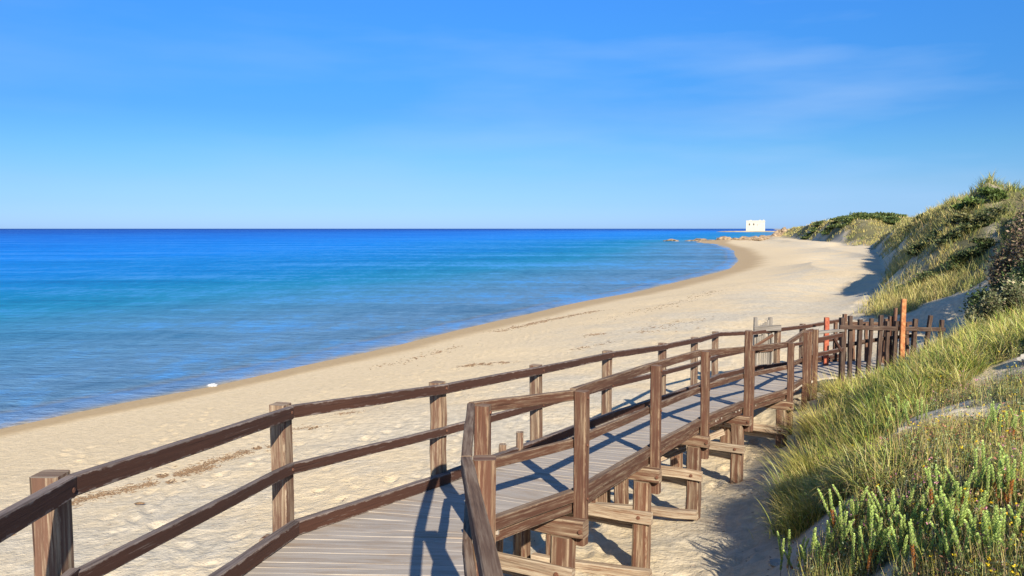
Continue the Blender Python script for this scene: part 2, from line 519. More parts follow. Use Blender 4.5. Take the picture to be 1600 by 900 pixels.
ths = angles(760, 90, math.radians(40))
rs = np.concatenate([[0.02, 0.7], np.geomspace(1.5, 900, 900)])
tx, ty, tcn, tix = polar_mesh(rs, ths)
ts = sdist(TOE, tx, ty)
th = height(tx, ty)
tv = vegmask(tx, ty, ts)
tr_ = np.hypot(tx, ty)
th = np.where(tr_ > 700, np.minimum(th, -3 - (tr_ - 700) * 0.02), th)
thm = np.maximum(th, -9)
nr_, nt_ = len(rs), len(ths)
TH2 = thm.reshape(nr_, nt_)
fr2 = np.random.default_rng(77)
order = np.argsort(ths[:760])
for walk in range(80):
    r0 = math.exp(fr2.uniform(math.log(5), math.log(42))); a0 = math.radians(fr2.uniform(-33, 24))
    fx0, fy0 = r0 * math.sin(a0), r0 * math.cos(a0)
    hd = fr2.normal(.45, .5)
    for st_k in range(int(fr2.integers(4, 16))):
        fx0 += math.sin(hd) * .62; fy0 += math.cos(hd) * .62; hd += fr2.normal(0, .08)
        side_f = .11 * (1 if st_k % 2 else -1)
        px0, py0 = fx0 + math.cos(hd) * side_f, fy0 - math.sin(hd) * side_f
        rr0 = math.hypot(px0, py0); aa0 = math.atan2(px0, py0)
        if rr0 < 4 or rr0 > 55 or abs(aa0) > .68: continue
        i0, i1 = np.searchsorted(rs, [rr0 - .5, rr0 + .5]); j0, j1 = np.searchsorted(ths[:760], [aa0 - .5 / rr0, aa0 + .5 / rr0])
        if i1 <= i0 or j1 <= j0: continue
        X2 = tx.reshape(nr_, nt_)[i0:i1, j0:j1] - px0; Y2 = ty.reshape(nr_, nt_)[i0:i1, j0:j1] - py0
        lon = X2 * math.sin(hd) + Y2 * math.cos(hd); lat = X2 * math.cos(hd) - Y2 * math.sin(hd)
        e2 = (lon / .17) ** 2 + (lat / .085) ** 2
        dep = -.030 * np.exp(-e2) + .013 * np.exp(-(np.sqrt(e2) - 1.7) ** 2 * 3)
        ok_ = (ts.reshape(nr_, nt_)[i0:i1, j0:j1] < .2) & (TH2[i0:i1, j0:j1] > .35)
        TH2[i0:i1, j0:j1] += dep * ok_
thm = TH2.ravel()

m, nt, b = mat('beach_sand')
tc_ = N(nt, 'ShaderNodeTexCoord').outputs['Object']
sep = N(nt, 'ShaderNodeSeparateXYZ'); nt.links.new(tc_, sep.inputs[0])
veg = N(nt, 'ShaderNodeAttribute', attribute_name='veg').outputs['Fac']
back = N(nt, 'ShaderNodeAttribute', attribute_name='grey').outputs['Fac']
dstn = N(nt, 'ShaderNodeAttribute', attribute_name='wet').outputs['Fac']
n1 = noise(nt, tc_, 0.35, 6, 0.6)
n2 = noise(nt, tc_, 6.0, 5, 0.65)
n3 = noise(nt, tc_, 70.0, 3, 0.7)
sand = ramp(nt, n2, [(0.30, (0.58, 0.455, 0.275)), (0.55, (0.68, 0.53, 0.325)), (0.75, (0.74, 0.59, 0.375))])
greys = ramp(nt, n2, [(0.30, (0.42, 0.36, 0.26)), (0.55, (0.57, 0.49, 0.36)), (0.75, (0.68, 0.585, 0.43))])
gmask = math_(nt, 'MULTIPLY', back, ramp(nt, n1, [(0.40, (0.15, 0.15, 0.15)), (0.58, (1, 1, 1))]), True)
c = mix(nt, gmask, sand, greys)
speck = ramp(nt, n3, [(0.26, (0.62, 0.58, 0.54)), (0.36, (1, 1, 1))])
c = mix(nt, 0.8, c, speck, 'MULTIPLY')
wetc = ramp(nt, n2, [(0.3, (0.40, 0.275, 0.135)), (0.7, (0.48, 0.345, 0.18))])
wetm = math_(nt, 'MULTIPLY', dstn, 1.0, True)
c = mix(nt, wetm, c, wetc)
soil = ramp(nt, n2, [(0.3, (0.09, 0.085, 0.04)), (0.55, (0.16, 0.145, 0.065)), (0.8, (0.27, 0.22, 0.12))])
c = mix(nt, veg, c, soil)
nt.links.new(c, b.inputs['Base Color'])
rr = N(nt, 'ShaderNodeMapRange'); rr.inputs['To Min'].default_value = 0.95; rr.inputs['To Max'].default_value = 0.75
nt.links.new(wetm, rr.inputs['Value']); nt.links.new(rr.outputs[0], b.inputs['Roughness'])
b.inputs['Specular IOR Level'].default_value = 0.2
hh = math_(nt, 'ADD', math_(nt, 'MULTIPLY', n2, 1.0), math_(nt, 'MULTIPLY', noise(nt, tc_, 22, 4, 0.6), 0.35))
hh = math_(nt, 'MULTIPLY', hh, math_(nt, 'SUBTRACT', 1.0, wetm, True))
bump(nt, b, hh, 0.75, 0.06)
M_SAND = m
cs = sdist(COAST, tx, ty)
greya = sstep(7, 15, cs + 5 * fbm(tx / 9, ty / 9, 81, 3)) * (1 - 0.6 * sstep(200, 400, tr_))
wet = np.clip(1 - sstep(0.9, 2.2 , (cs + 0.9 * fbm(tx / 3.5, ty / 3.5, 83, 3)) / np.clip(tr_ / 32, .55, 2.6)), 0, 1)
terrain = npmesh('ground', np.stack([tx, ty, thm], 1), tcn, tix, M_SAND, smooth=True,
                 attrs={'veg': tv, 'grey': greya, 'wet': wet})
tag(terrain, 'pale sandy beach curving below the dunes', 'beach', kind='structure')

# ------------------------------------------------------------------ sea
sr = np.concatenate([[0.05, 3], np.geomspace(8, 30000, 620)])
sx_, sy_, scn, six = polar_mesh(sr, angles(560, 60, math.radians(42)))
off = -sdist(COAST, sx_, sy_)
rr_ = np.hypot(sx_, sy_)
jit = off + 0.8 * fbm(sx_ / 6, sy_ / 6, 91, 3)
zz = np.zeros_like(sx_)
for s0, w, a in ((1.4, .35, .05), (3.4, .6, .06), (7.5, 1.0, .06), (13, 1.5, .07), (21, 2.2, .07)):
    zz += a * np.exp(-((jit - s0 * (1 + .2 * fbm(sx_ / 20, sy_ / 20, 95, 2))) / w) ** 2) * sstep(-0.5, 0.5, fbm(sx_ / 18, sy_ / 18, 97, 2) + .25)
stops = [(-5, (.42, .33, .21)), (0.0, (.36, .31, .23)), (.5, (.16, .24, .36)), (1.6, (.11, .22, .40)), (1.9, (.17, .21, .25)), (2.4, (.10, .20, .31)), (6, (.105, .22, .35)), (15, (.07, .215, .355)),
         (28, (.014, .21, .37)), (38, (.003, .19, .38)), (60, (.001, .18, .48)), (120, (.001, .185, .62)), (300, (.001, .135, .56)), (900, (.001, .065, .38)), (4000, (.001, .032, .24))]
so = off * (1 + .25 * fbm(sx_ / 40, sy_ / 25, 99, 3)) + .5 * fbm(sx_ / 5, sy_ / 5, 93, 3)
ps = np.array([p for p, _ in stops], float)
sc_ = np.stack([np.interp(so, ps, [c_[k] for _, c_ in stops]) for k in range(3)], 1)
m, nt, b = mat('sea_water')
a_ = N(nt, 'ShaderNodeAttribute', attribute_name='col').outputs['Color']
tco = N(nt, 'ShaderNodeTexCoord').outputs['Object']
def mapped(sx, sy, rot=0):
    mm = N(nt, 'ShaderNodeMapping')
    mm.inputs['Scale'].default_value = (sx, sy, 1)
    mm.inputs['Rotation'].default_value = (0, 0, math.radians(rot))
    nt.links.new(tco, mm.inputs[0])
    return mm.outputs[0]
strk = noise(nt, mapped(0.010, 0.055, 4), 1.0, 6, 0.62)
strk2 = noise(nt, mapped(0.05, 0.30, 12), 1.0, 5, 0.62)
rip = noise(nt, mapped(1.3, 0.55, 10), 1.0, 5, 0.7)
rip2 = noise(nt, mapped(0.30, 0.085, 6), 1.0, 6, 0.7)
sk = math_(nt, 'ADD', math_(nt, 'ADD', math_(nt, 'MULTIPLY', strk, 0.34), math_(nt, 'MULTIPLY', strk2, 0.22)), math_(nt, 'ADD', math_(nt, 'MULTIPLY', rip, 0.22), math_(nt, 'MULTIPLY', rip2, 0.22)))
dark = ramp(nt, sk, [(0.41, (0.56, 0.72, 0.79)), (0.49, (1, 1, 1))])  # ripples and streaks that mirror less sky, darkened in the water colour
painted_sheen = ramp(nt, sk, [(0.495, (0, 0, 0)), (0.57, (0.8, 0.8, 0.8))])  # sky reflection on ripples and wind streaks, painted into the water colour
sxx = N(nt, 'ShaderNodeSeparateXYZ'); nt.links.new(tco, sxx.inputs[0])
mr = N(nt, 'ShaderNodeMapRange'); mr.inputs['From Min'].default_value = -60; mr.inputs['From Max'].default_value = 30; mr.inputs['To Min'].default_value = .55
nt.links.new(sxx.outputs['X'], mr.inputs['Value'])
painted_sheen = math_(nt, 'MULTIPLY', painted_sheen, mr.outputs[0])
cc = mix(nt, painted_sheen, mix(nt, 1.0, a_, dark, 'MULTIPLY'), (0.07, 0.30, 0.68))
w1 = noise(nt, mapped(1.6, 3.6, 12), 1.0, 5, 0.6)
w2 = noise(nt, mapped(0.35, 0.9, 8), 1.0, 4, 0.55)
w3 = noise(nt, mapped(7, 12, 12), 1.0, 3, 0.6)
hw = math_(nt, 'ADD', math_(nt, 'ADD', math_(nt, 'MULTIPLY', w1, 0.5), math_(nt, 'MULTIPLY', w2, 1.0)), math_(nt, 'MULTIPLY', w3, 0.12))
bn = N(nt, 'ShaderNodeBump')
bn.inputs['Strength'].default_value = 0.8
bn.inputs['Distance'].default_value = 0.30
nt.links.new(hw, bn.inputs['Height'])
# water body below, a wind-roughened mirror on top whose share is capped as on a rippled sea
df = N(nt, 'ShaderNodeBsdfDiffuse')
gl = N(nt, 'ShaderNodeBsdfGlossy')
gl.inputs['Roughness'].default_value = 0.16
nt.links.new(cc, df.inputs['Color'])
nt.links.new(bn.outputs[0], df.inputs['Normal'])
nt.links.new(bn.outputs[0], gl.inputs['Normal'])
fr_ = N(nt, 'ShaderNodeFresnel'); fr_.inputs['IOR'].default_value = 1.33
nt.links.new(bn.outputs[0], fr_.inputs['Normal'])
ms_ = N(nt, 'ShaderNodeMixShader')
nt.links.new(math_(nt, 'MINIMUM', fr_.outputs[0], 0.13), ms_.inputs[0])
nt.links.new(df.outputs[0], ms_.inputs[1]); nt.links.new(gl.outputs[0], ms_.inputs[2])
nt.links.new(ms_.outputs[0], nt.nodes['Material Output'].inputs[0])
M_SEA = m
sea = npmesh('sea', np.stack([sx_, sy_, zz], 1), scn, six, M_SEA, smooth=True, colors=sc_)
tag(sea, 'calm turquoise to deep blue sea', 'sea', kind='structure')

# ------------------------------------------------------------------ timber builder
class Timber:
    def __init__(self):
        self.v = []; self.c = []; self.i = []; self.uv = []; self.uc = []; self.n = 0

    def beam(self, p0, p1, w, h, up=(0, 0, 1), cham=0.006, wob=0.003, seg=None, ends=True, taper=1.0, side=None):
        """chamfered bar from p0 to p1; w across, h along 'up'"""
        p0 = Vector(p0); p1 = Vector(p1)
        ax = (p1 - p0); ln = ax.length; ax.normalize()
        up = Vector(up)
        sd_ = ax.cross(up)
        if side is not None: sd_ = Vector(side) - ax * ax.dot(Vector(side))
        sd_.normalize()
        up = sd_.cross(ax).normalized()
        seg = seg or max(1, int(ln / 0.3))
        a, b_ = w / 2, h / 2
        c_ = min(cham, a * .6, b_ * .6)
        pr = [(a - c_, -b_), (a, -b_ + c_), (a, b_ - c_), (a - c_, b_), (-a + c_, b_), (-a, b_ - c_), (-a, -b_ + c_), (-a + c_, -b_)]
        per = [0]
        for k in range(8):
            q, s_ = pr[k], pr[(k + 1) % 8]
            per.append(per[-1] + math.hypot(q[0] - s_[0], q[1] - s_[1]))
        ou, ov = random.uniform(0, 50), random.uniform(0, 50)
        cx8 = [(q[0] / a, q[1] / b_) for q in pr]
        base = self.n
        for k in range(seg + 1):
            t = k / seg
            o = p0.lerp(p1, t) + sd_ * random.gauss(0, wob) + up * random.gauss(0, wob)
            sc = 1 + (taper - 1) * t
            for q in pr:
                self.v.append(tuple(o + sd_ * (q[0] * sc + random.gauss(0, wob * .3)) + up * (q[1] * sc + random.gauss(0, wob * .3))))
        self.n += 8 * (seg + 1)
        for k in range(seg):
            u0, u1 = ou + ln * k / seg, ou + ln * (k + 1) / seg
            for j in range(8):
                j2 = (j + 1) % 8
                self.i += [base + k * 8 + j, base + (k + 1) * 8 + j, base + (k + 1) * 8 + j2, base + k * 8 + j2]
                self.uv += [(u0, ov + per[j]), (u1, ov + per[j]), (u1, ov + per[j + 1]), (u0, ov + per[j + 1])]
                self.uc += [cx8[j], cx8[j], cx8[j2], cx8[j2]]
                self.c.append(4)
        if ends:
            for (k, rev) in ((0, False), (seg, True)):
                ids = [base + k * 8 + j for j in range(8)]
                uvs = [(ou + q[0] * .4, ov + 7 + q[1]) for q in pr]
                if rev: ids.reverse(); uvs.reverse()
                self.uc += [(.9, .9)] * 8
                self.i += ids; self.uv += uvs; self.c.append(8)
        return self

    def tube(self, pts, r0, r1, sides=6):
        base = self.n
        ou = random.uniform(0, 50)
        m_ = len(pts)
        for k, p in enumerate(pts):
            p = Vector(p)
            d = (Vector(pts[min(k + 1, m_ - 1)]) - Vector(pts[max(k - 1, 0)])).normalized()
            s_ = d.cross(Vector((0.3, 0.2, 1))).normalized(); u_ = s_.cross(d)
            r = r0 + (r1 - r0) * k / (m_ - 1)
            for j in range(sides):
                a = 2 * math.pi * j / sides
                self.v.append(tuple(p + s_ * math.cos(a) * r + u_ * math.sin(a) * r))
        self.n += m_ * sides
        for k in range(m_ - 1):
            for j in range(sides):
                j2 = (j + 1) % sides
                self.i += [base + k * sides + j, base + k * sides + j2, base + (k + 1) * sides + j2, base + (k + 1) * sides + j]
                self.uv += [(ou + k * .2, j * .03), (ou + k * .2, j * .03 + .03), (ou + k * .2 + .2, j * .03 + .03), (ou + k * .2 + .2, j * .03)]
                self.uc += [(0, 0)] * 4
                self.c.append(4)
        self.i += [base + j for j in reversed(range(sides))]; self.uv += [(0, 0)] * sides; self.uc += [(0, 0)] * sides; self.c.append(sides)
        self.i += [base + (m_ - 1) * sides + j for j in range(sides)]; self.uv += [(0, 0)] * sides; self.uc += [(0, 0)] * sides; self.c.append(sides)
        return self

    def build(self, name, material, parent=None):
        return npmesh(name, self.v, self.c, self.i, material, parent, uvs=self.uv, uvs2=self.uc)


def deck_z(y):
    return EYE - (1.75 + .09 * min(y, 19.0))


# ------------------------------------------------------------------ boardwalk
LP = [(-1.80, 2.0), (-2.04, 3.55), (-1.72, 6.0), (-.71, 7.8), (.29, 9.8), (1.41, 12.1), (2.66, 14.4), (3.68, 16.4), (4.65, 18.6), (5.80, 19.9), (6.64, 20.35), (7.50, 21.0), (8.82, 21.9)]
LT = [None, 740, 631, 597, 570, 548, 536, 527, 518, 516, 511, 506, 496]     # photo row of each post top
RP = [(0.06, 1.9), (-.14, 4.0), (-.215, 5.9), (.60, 6.95), (1.62, 9.1), (2.70, 11.3), (3.87, 13.3), (5.22, 15.2), (6.22, 17.2), (6.72, 18.0)]
RT = [None, 716, 633, 611, 571, 549, 517, 536, 519, 515]
board = empty('boardwalk', (0, 8, 1.6))
tag(board, 'weathered brown wooden boardwalk with post and rail sides curving down over the sand on piles', 'boardwalk')


def dirs(P):
    out = []
    for i in range(len(P)):
        a = Vector(P[max(i - 1, 0)]); b2 = Vector(P[min(i + 1, len(P) - 1)])
        out.append((b2 - a).normalized())
    return out


LD, RD = dirs(LP), dirs(RP)
# deck: planks laid across between paired edge points
PAIR = [((-1.35, 1.0), (-.05, 1.0)), ((-1.74, 2.6), (-.10, 2.6)), ((-1.95, 3.6), (-.20, 3.6)), ((-1.66, 6.0), (-.30, 5.9)), ((-.65, 7.75), (.48, 7.0)), ((.36, 9.75), (1.53, 9.15)),
        ((1.48, 12.05), (2.62, 11.35)), ((2.74, 14.35), (3.79, 13.35)), ((3.76, 16.35), (5.14, 15.25)), ((4.75, 18.5), (6.15, 17.2)), ((6.0, 19.8), (6.75, 18.1)),
        ((6.9, 20.4), (7.2, 18.7)), ((7.9, 21.1), (7.75, 18.9)), ((9.6, 21.3), (9.4, 19.3))]
T = Timber()
run = []
for (a0, b0), (a1, b1) in zip(PAIR[:-1], PAIR[1:]):
    a0, b0, a1, b1 = map(Vector, (a0, b0, a1, b1))
    ln = ((a0 + b0) / 2 - (a1 + b1) / 2).length
    ln = max(ln, (a0 - a1).length * .95, (b0 - b1).length * .95)
    k = max(1, round(ln / 0.108))
    for j in range(k):
        t = (j + .5) / k
        run.append((a0.lerp(a1, t), b0.lerp(b1, t), ln / k))
for a, b2, w in run:
    d = (b2 - a).normalized()
    j0, j1 = random.uniform(-.02, .02), random.uniform(-.01, .02)
    a = a - d * j0; b2 = b2 + d * j1
    za, zb = deck_z(a.y), deck_z(b2.y)
    jz = random.gauss(0, .0012) - .018
    T.beam((a.x, a.y, za + jz), (b2.x, b2.y, zb + jz + random.gauss(0, .0015)), w - random.choice((.004, .005, .005, .007, .012)), .036, up=(0, .09 if a.y < 19 else 0, 1), cham=.0012, wob=.0015, seg=4)
T.build('deck', M_DECK, board)


def post(P, D, top, bot, w, d, material, lean=0.0, name='post'):
    t = Timber()
    side = Vector((D.y, -D.x, 0))
    p1 = Vector((P[0] + random.gauss(0, lean), P[1] + random.gauss(0, lean), top))
    t.beam((P[0], P[1], bot), p1, w, d, side=side, cham=.012, wob=.0035, seg=max(3, int((top - bot) / .3)))
    return t.build(name, material, board)


ltop, rtop = [], []
for i, (P, D) in enumerate(zip(LP, LD)):
    top = deck_z(P[1]) + 1.0 if LT[i] is None else pix(800 + P[0] / P[1] * F, LT[i], P[1]).z
    ltop.append(top)
    gz = float(height([P[0]], [P[1]])[0])
    if i < len(LP) - 1:
        post(P, D, top, deck_z(P[1]) - .32 if i not in (2, 3, 5) else gz - .25, .125, .125, M_POSTL, .004)
for i, (P, D) in enumerate(zip(RP, RD)):
    top = deck_z(P[1]) + 1.0 if RT[i] is None else pix(800 + P[0] / P[1] * F, RT[i], P[1]).z
    rtop.append(top)
    bots = {1: -.9, 2: -.35, 3: -.36, 4: -.42, 5: -.45, 6: -.38, 7: -.75, 8: -.6, 9: -.5}
    post(P, D, top, deck_z(P[1]) + bots.get(i, -.4), .112 if i != 1 else .115, .10 if i != 1 else .105, M_POSTR, .006)
post((3.80 + .17, 13.42), RD[6], deck_z(13.4) + .95, deck_z(13.4) - .4, .08, .08, M_POSTR)
post((6.42, 17.55), RD[8], rtop[8] - .02, deck_z(17.5) - .4, .11, .11, M_POSTR)


def offs(P, D, k):
    n_ = Vector((D.y, -D.x))
    return Vector(P) + n_ * k


def rails(P, D, Z, k, w, h, name, material, ext0=.04, ext1=.04, s0=0, s1=None, drop=0.0):
    s1 = len(P) - 1 if s1 is None else s1
    for i in range(s0, s1):
        a = offs(P[i], D[i], k); b2 = offs(P[i + 1], D[i + 1], k)
        d = (b2 - a).normalized()
        a2 = a - d * (ext0 if i == s0 else .0); c2 = b2 + d * (ext1 if i == s1 - 1 else .0)
        Timber().beam((a2.x, a2.y, Z[i] - drop - h / 2 + random.gauss(0, .004)), (c2.x, c2.y, Z[i + 1] - drop - h / 2 + random.gauss(0, .004)), w, h, cham=.005, wob=.0012).build(name, material, board)


RK = .06 + .027
LTOPR = [z - .008 for z in ltop]
rails(LP, LD, LTOPR, RK, .05, .093, 'top_rail', M_RAIL, s1=len(LP) - 1)
LMID = [deck_z(P[1]) + .555 for P in LP]
rails(LP, LD, LMID, RK, .046, .080, 'middle_rail', M_RAIL)
LCB = [deck_z(P[1]) + .115 for P in LP]
rails(LP, LD, LCB, RK + .02, .07, .105, 'kerb_rail', M_RAIL)
# right side: the near bend rail lies inside the posts, dips from the deck bend towards the camera
RZ = list(rtop)
RZ[6] = pix(1172, 544, 13.3).z
rails(RP, RD, [z + .012 for z in RZ], -RK, .055, .088, 'top_rail', M_RAILR, s0=0)
RMID = [deck_z(P[1]) + .56 for P in RP]
rails(RP, RD, RMID, -RK, .046, .078, 'middle_rail', M_RAILR, s0=0)
RCB = [deck_z(P[1]) + .105 for P in RP]
rails(RP, RD, RCB, -RK + .01, .075, .100, 'kerb_rail', M_RAILR, s0=2)
rails(RP, RD, [z - .118 for z in RCB], -RK - .018, .06, .085, 'stringer', M_RAILR, s0=2)
rails(LP, LD, [z - .118 for z in LCB], RK + .02, .06, .09, 'stringer', M_RAILR)
# middle stringer under the boards
for (a0, b0), (a1, b1) in zip(PAIR[2:10], PAIR[3:11]):
    p, q = (Vector(a0) + Vector(b0)) / 2, (Vector(a1) + Vector(b1)) / 2
    Timber().beam((p.x, p.y, deck_z(p.y) - .08), (q.x, q.y, deck_z(q.y) - .08), .07, .08).build('stringer', M_PILE, board)


def bent(R, D, pile_off=(.12, 1.18, 1.62), low=.55, lowh=.14, shift=-.10):
    """pile trestle: header beam on three piles with a lower tie"""
    nl = Vector((-D.y, D.x))                      # towards the left side
    o = Vector(R) + Vector(D) * shift
    zt = deck_z(o.y) - .122
    a = o - nl * .09; b2 = o + nl * 1.75
    hb = Timber().beam((a.x, a.y, zt - .075), (b2.x, b2.y, zt - .075), .12, .15, cham=.012, wob=.004).build('header_beam', M_PILE, board)
    for side_ in (.02, .42):
        q = a + nl * side_ - Vector(D) * .068
        bt = Timber().tube([(q.x, q.y, zt - .075), (q.x - D.x * .012, q.y - D.y * .012, zt - .075)], .02, .018, 8).build('bolt', M_RUST, hb)
        bt.location = (0, 0, 0)
    for k in pile_off:
        p = o + nl * k
        g = float(height([p.x], [p.y])[0])
        Timber().beam((p.x, p.y, g - .3), (p.x + random.gauss(0, .01), p.y, zt - .152 if k > .5 else zt - .152), .18, .17, side=(D.y, -D.x, 0), cham=.02, wob=.005).build('pile', M_PILE, board)
    a = o - nl * .03 - Vector(D) * .105; b2 = o + nl * 1.35 - Vector(D) * .105
    zl = zt - low
    tie = Timber().beam((a.x, a.y, zl), (b2.x, b2.y, zl + random.gauss(0, .015)), .06, lowh, cham=.01, wob=.004).build('tie_beam', M_TIE, board)
    a = o + nl * .05 + Vector(D) * .105; b2 = o + nl * 1.72 + Vector(D) * .105
    Timber().beam((a.x, a.y, zl - .16 + random.gauss(0, .03)), (b2.x, b2.y, zl - .14), .055, .12, cham=.01, wob=.004).build('tie_beam', M_TIE, board)
    for k in (.12, 1.18):
        q = o + nl * k - Vector(D) * .136
        bt = Timber().tube([(q.x, q.y, zl), (q.x - D.x * .012, q.y - D.y * .012, zl)], .024, .02, 8).build('bolt', M_RUST, tie)
        bt.location = (0, 0, 0)


for i in range(2, 8):
    bent(RP[i], RD[i], low=.54 if i != 3 else .46)
# low sleepers half sunk in the sand at the foot of the trestles
for i, k0, k1, up_ in ((3, -.1, 1.5, .10), (3, .1, 1.7, .26), (4, -.05, 1.4, .12), (5, .0, 1.5, .15), (2, -.2, 1.3, .2)):
    nl_ = Vector((-RD[i].y, RD[i].x)); o_ = Vector(RP[i]) - RD[i] * (.32 if up_ < .2 else .24)
    a = o_ + nl_ * k0; b2 = o_ + nl_ * k1 + RD[i] * random.uniform(-.12, .12)
    ga = float(height([a.x], [a.y])[0]) + up_ - .04; gb = float(height([b2.x], [b2.y])[0]) + up_ - .05
    Timber().beam((a.x, a.y, ga), (b2.x, b2.y, gb), .11, .12, cham=.015, wob=.006).build('sleeper', M_TIE, board)
# long ties running under the walk from trestle to trestle
for i, dz in ((2, .62), (3, .66), (4, .58)):
    a = Vector(RP[i]) + Vector((-RD[i].y, RD[i].x)) * 1.30; b2 = Vector(RP[i + 1]) + Vector((-RD[i + 1].y, RD[i + 1].x)) * 1.30
    Timber().beam((a.x, a.y, deck_z(a.y) - dz), (b2.x, b2.y, deck_z(b2.y) - dz), .05, .12, cham=.01, wob=.004).build('tie_beam', M_TIE, board)
a = Vector(RP[5]); Timber().beam((a.x - .9, a.y + .5, deck_z(a.y) - .75), (a.x + .5, a.y + .9, deck_z(a.y) - .3), .05, .09).build('brace', M_TIE, board)


# fix sub-part locations (children of a part keep world coordinates already)
# a loose slanting brace under the bend
Timber().beam((.02, 6.35, 1.75), (.35, 6.9, 2.25), .06, .09).build('brace', M_PILE, board)

# bolt heads where rails meet posts
for i in range(1, 6):
    q = offs(LP[i], LD[i], RK + .026)
    n_ = Vector((LD[i].y, -LD[i].x, 0))
    for zc in (ltop[i] - .055, LMID[i] - .04):
        c0_ = Vector((q.x, q.y, zc + random.uniform(-.01, .01))) - Vector((LD[i].x, LD[i].y, 0)) * .03
        Timber().tube([c0_, c0_ + n_ * .009], .013, .011, 8).build('bolt', M_RUST, board)
for i in range(2, 8):
    n_ = Vector((RD[i].y, -RD[i].x, 0))
    q = Vector((RP[i][0], RP[i][1], 0)) + n_ * .058
    for zc in (RZ[i] - .06, RMID[i] - .04, RCB[i] - .05):
        c0_ = Vector((q.x, q.y, zc + random.uniform(-.012, .012)))
        Timber().tube([c0_, c0_ + n_ * .010], .014, .012, 8).build('bolt', M_RUST, board)

# ------------------------------------------------------------------ far rail fences
def fence(name, label, posts, rail_specs, material, w=.11):
    f = empty(name, (posts[0][0], posts[0][1], posts[0][3]))
    tag(f, label, 'fence')
    for (x, y, top, bot, ww) in posts:
        Timber().beam((x, y, bot), (x + random.gauss(0, .035), y + random.gauss(0, .03), top), ww, ww * .9, side=(1, .25, 0), cham=.012, wob=.006, seg=5).build('post', material, f)
    for (p, q, rw, rh) in rail_specs:
        Timber().beam(p, q, rw, rh, cham=.008, wob=.006).build('rail', material, f)
    return f


front = [(1318, 18.75, 496, .115), (1330, 18.85, 492, .09), (1342, 18.95, 494, .10), (1358, 19.05, 494, .085), (1374, 19.15, 494, .095), (1388, 19.25, 500, .085), (1397, 19.3, 495, .10),
         (1412, 19.4, 497, .10), (1428, 19.5, 494, .105), (1447, 19.7, 495, .095), (1468, 19.9, 494, .095)]
fp = []
for (u, y, v, w) in front:
    p = pix(u, v + (random.uniform(-2.5, 6) if u not in (1318, 1412) else 0), y)
    fp.append((p.x, y, p.z, float(height([p.x], [y])[0]) - .3 if u > 1340 else 1.6, w))
fr = []
def fz(u, y, v): return tuple(pix(u, v, y))
segs = [(1312, 18.62, 511), (1350, 18.9, 512), (1400, 19.22, 513), (1432, 19.42, 514), (1476, 19.9, 515)]
for a, b2 in zip(segs[:-1], segs[1:]):
    fr.append((fz(*a), fz(*b2), .045, .10))
for a, b2 in (((1316, 18.9, 541), (1342, 19.1, 535)), ((1342, 19.1, 535), (1385, 19.4, 528)), ((1385, 19.4, 529), (1430, 19.7, 524))):
    fr.append((fz(*a), fz(*b2), .04, .085))
fence('picket_fence', 'tall uneven dark brown posts with one rail, half sunk in grass at the boardwalk end', fp, fr, M_FENCE)
backr = [(1306, 21.6, 503, .09), (1320, 21.5, 491, .10), (1336, 21.3, 507, .08), (1356, 21.2, 505, .08), (1381, 21.1, 498, .10), (1391, 21.0, 494, .11), (1399, 20.9, 481, .085), (1420, 20.8, 505, .08)]
bp_ = []
for (u, y, v, w) in backr:
    p = pix(u, v, y)
    bp_.append((p.x, y, p.z, float(height([p.x], [y])[0]) - .2, w))
br = [(fz(1316, 21.55, 505), fz(1360, 21.25, 506), .045, .10), (fz(1360, 21.25, 506), fz(1425, 20.85, 505), .045, .09), (fz(1318, 21.6, 540), fz(1385, 21.15, 530), .04, .08)]
fence('rail_fence', 'low brown post and rail fence behind the taller dark fence posts', bp_, br, M_POSTR)
# silver plank linking the last right post to the tall fence
bb = offs(RP[9], RD[9], -.03)
Timber().beam((bb.x, bb.y, pix(1281, 519, 18.1).z), pix(1316, 516, 18.7), .10, .06).build('landing_rail', M_GREYW, board)
Timber().beam((bb.x, bb.y, pix(1281, 531, 18.1).z), pix(1316, 523, 18.7), .05, .09).build('middle_rail', M_RAIL, board)
Timber().beam((bb.x, bb.y, pix(1281, 554, 18.1).z), pix(1316, 546, 18.7), .05, .09).build('kerb_rail', M_RAIL, board)
Timber().beam(pix(1300, 523, 18.5), pix(1314, 548, 18.6), .06, .06).build('brace', M_RAIL, board)

# markers
def marker(name, label, u, y, top, w, material, botv):
    p = pix(u, top, y)
    g = float(height([p.x], [y])[0])
    t = Timber().beam((p.x, y, g - .3 if botv is None else pix(u, botv, y).z), (p.x, y, p.z), w, w * .7, side=(1, .1, 0), cham=.01, wob=.004, seg=5)
    o = t.build(name, material)
    tag(o, label, 'post')
    return o
marker('marker_post', 'red painted post standing at the far end of the boardwalk landing', 1292, 20.6, 496, .12, M_RED, 575)
marker('marker_post', 'tall orange wooden post rising above the dark fence', 1412, 19.15, 467, .115, M_ORANGE, None)

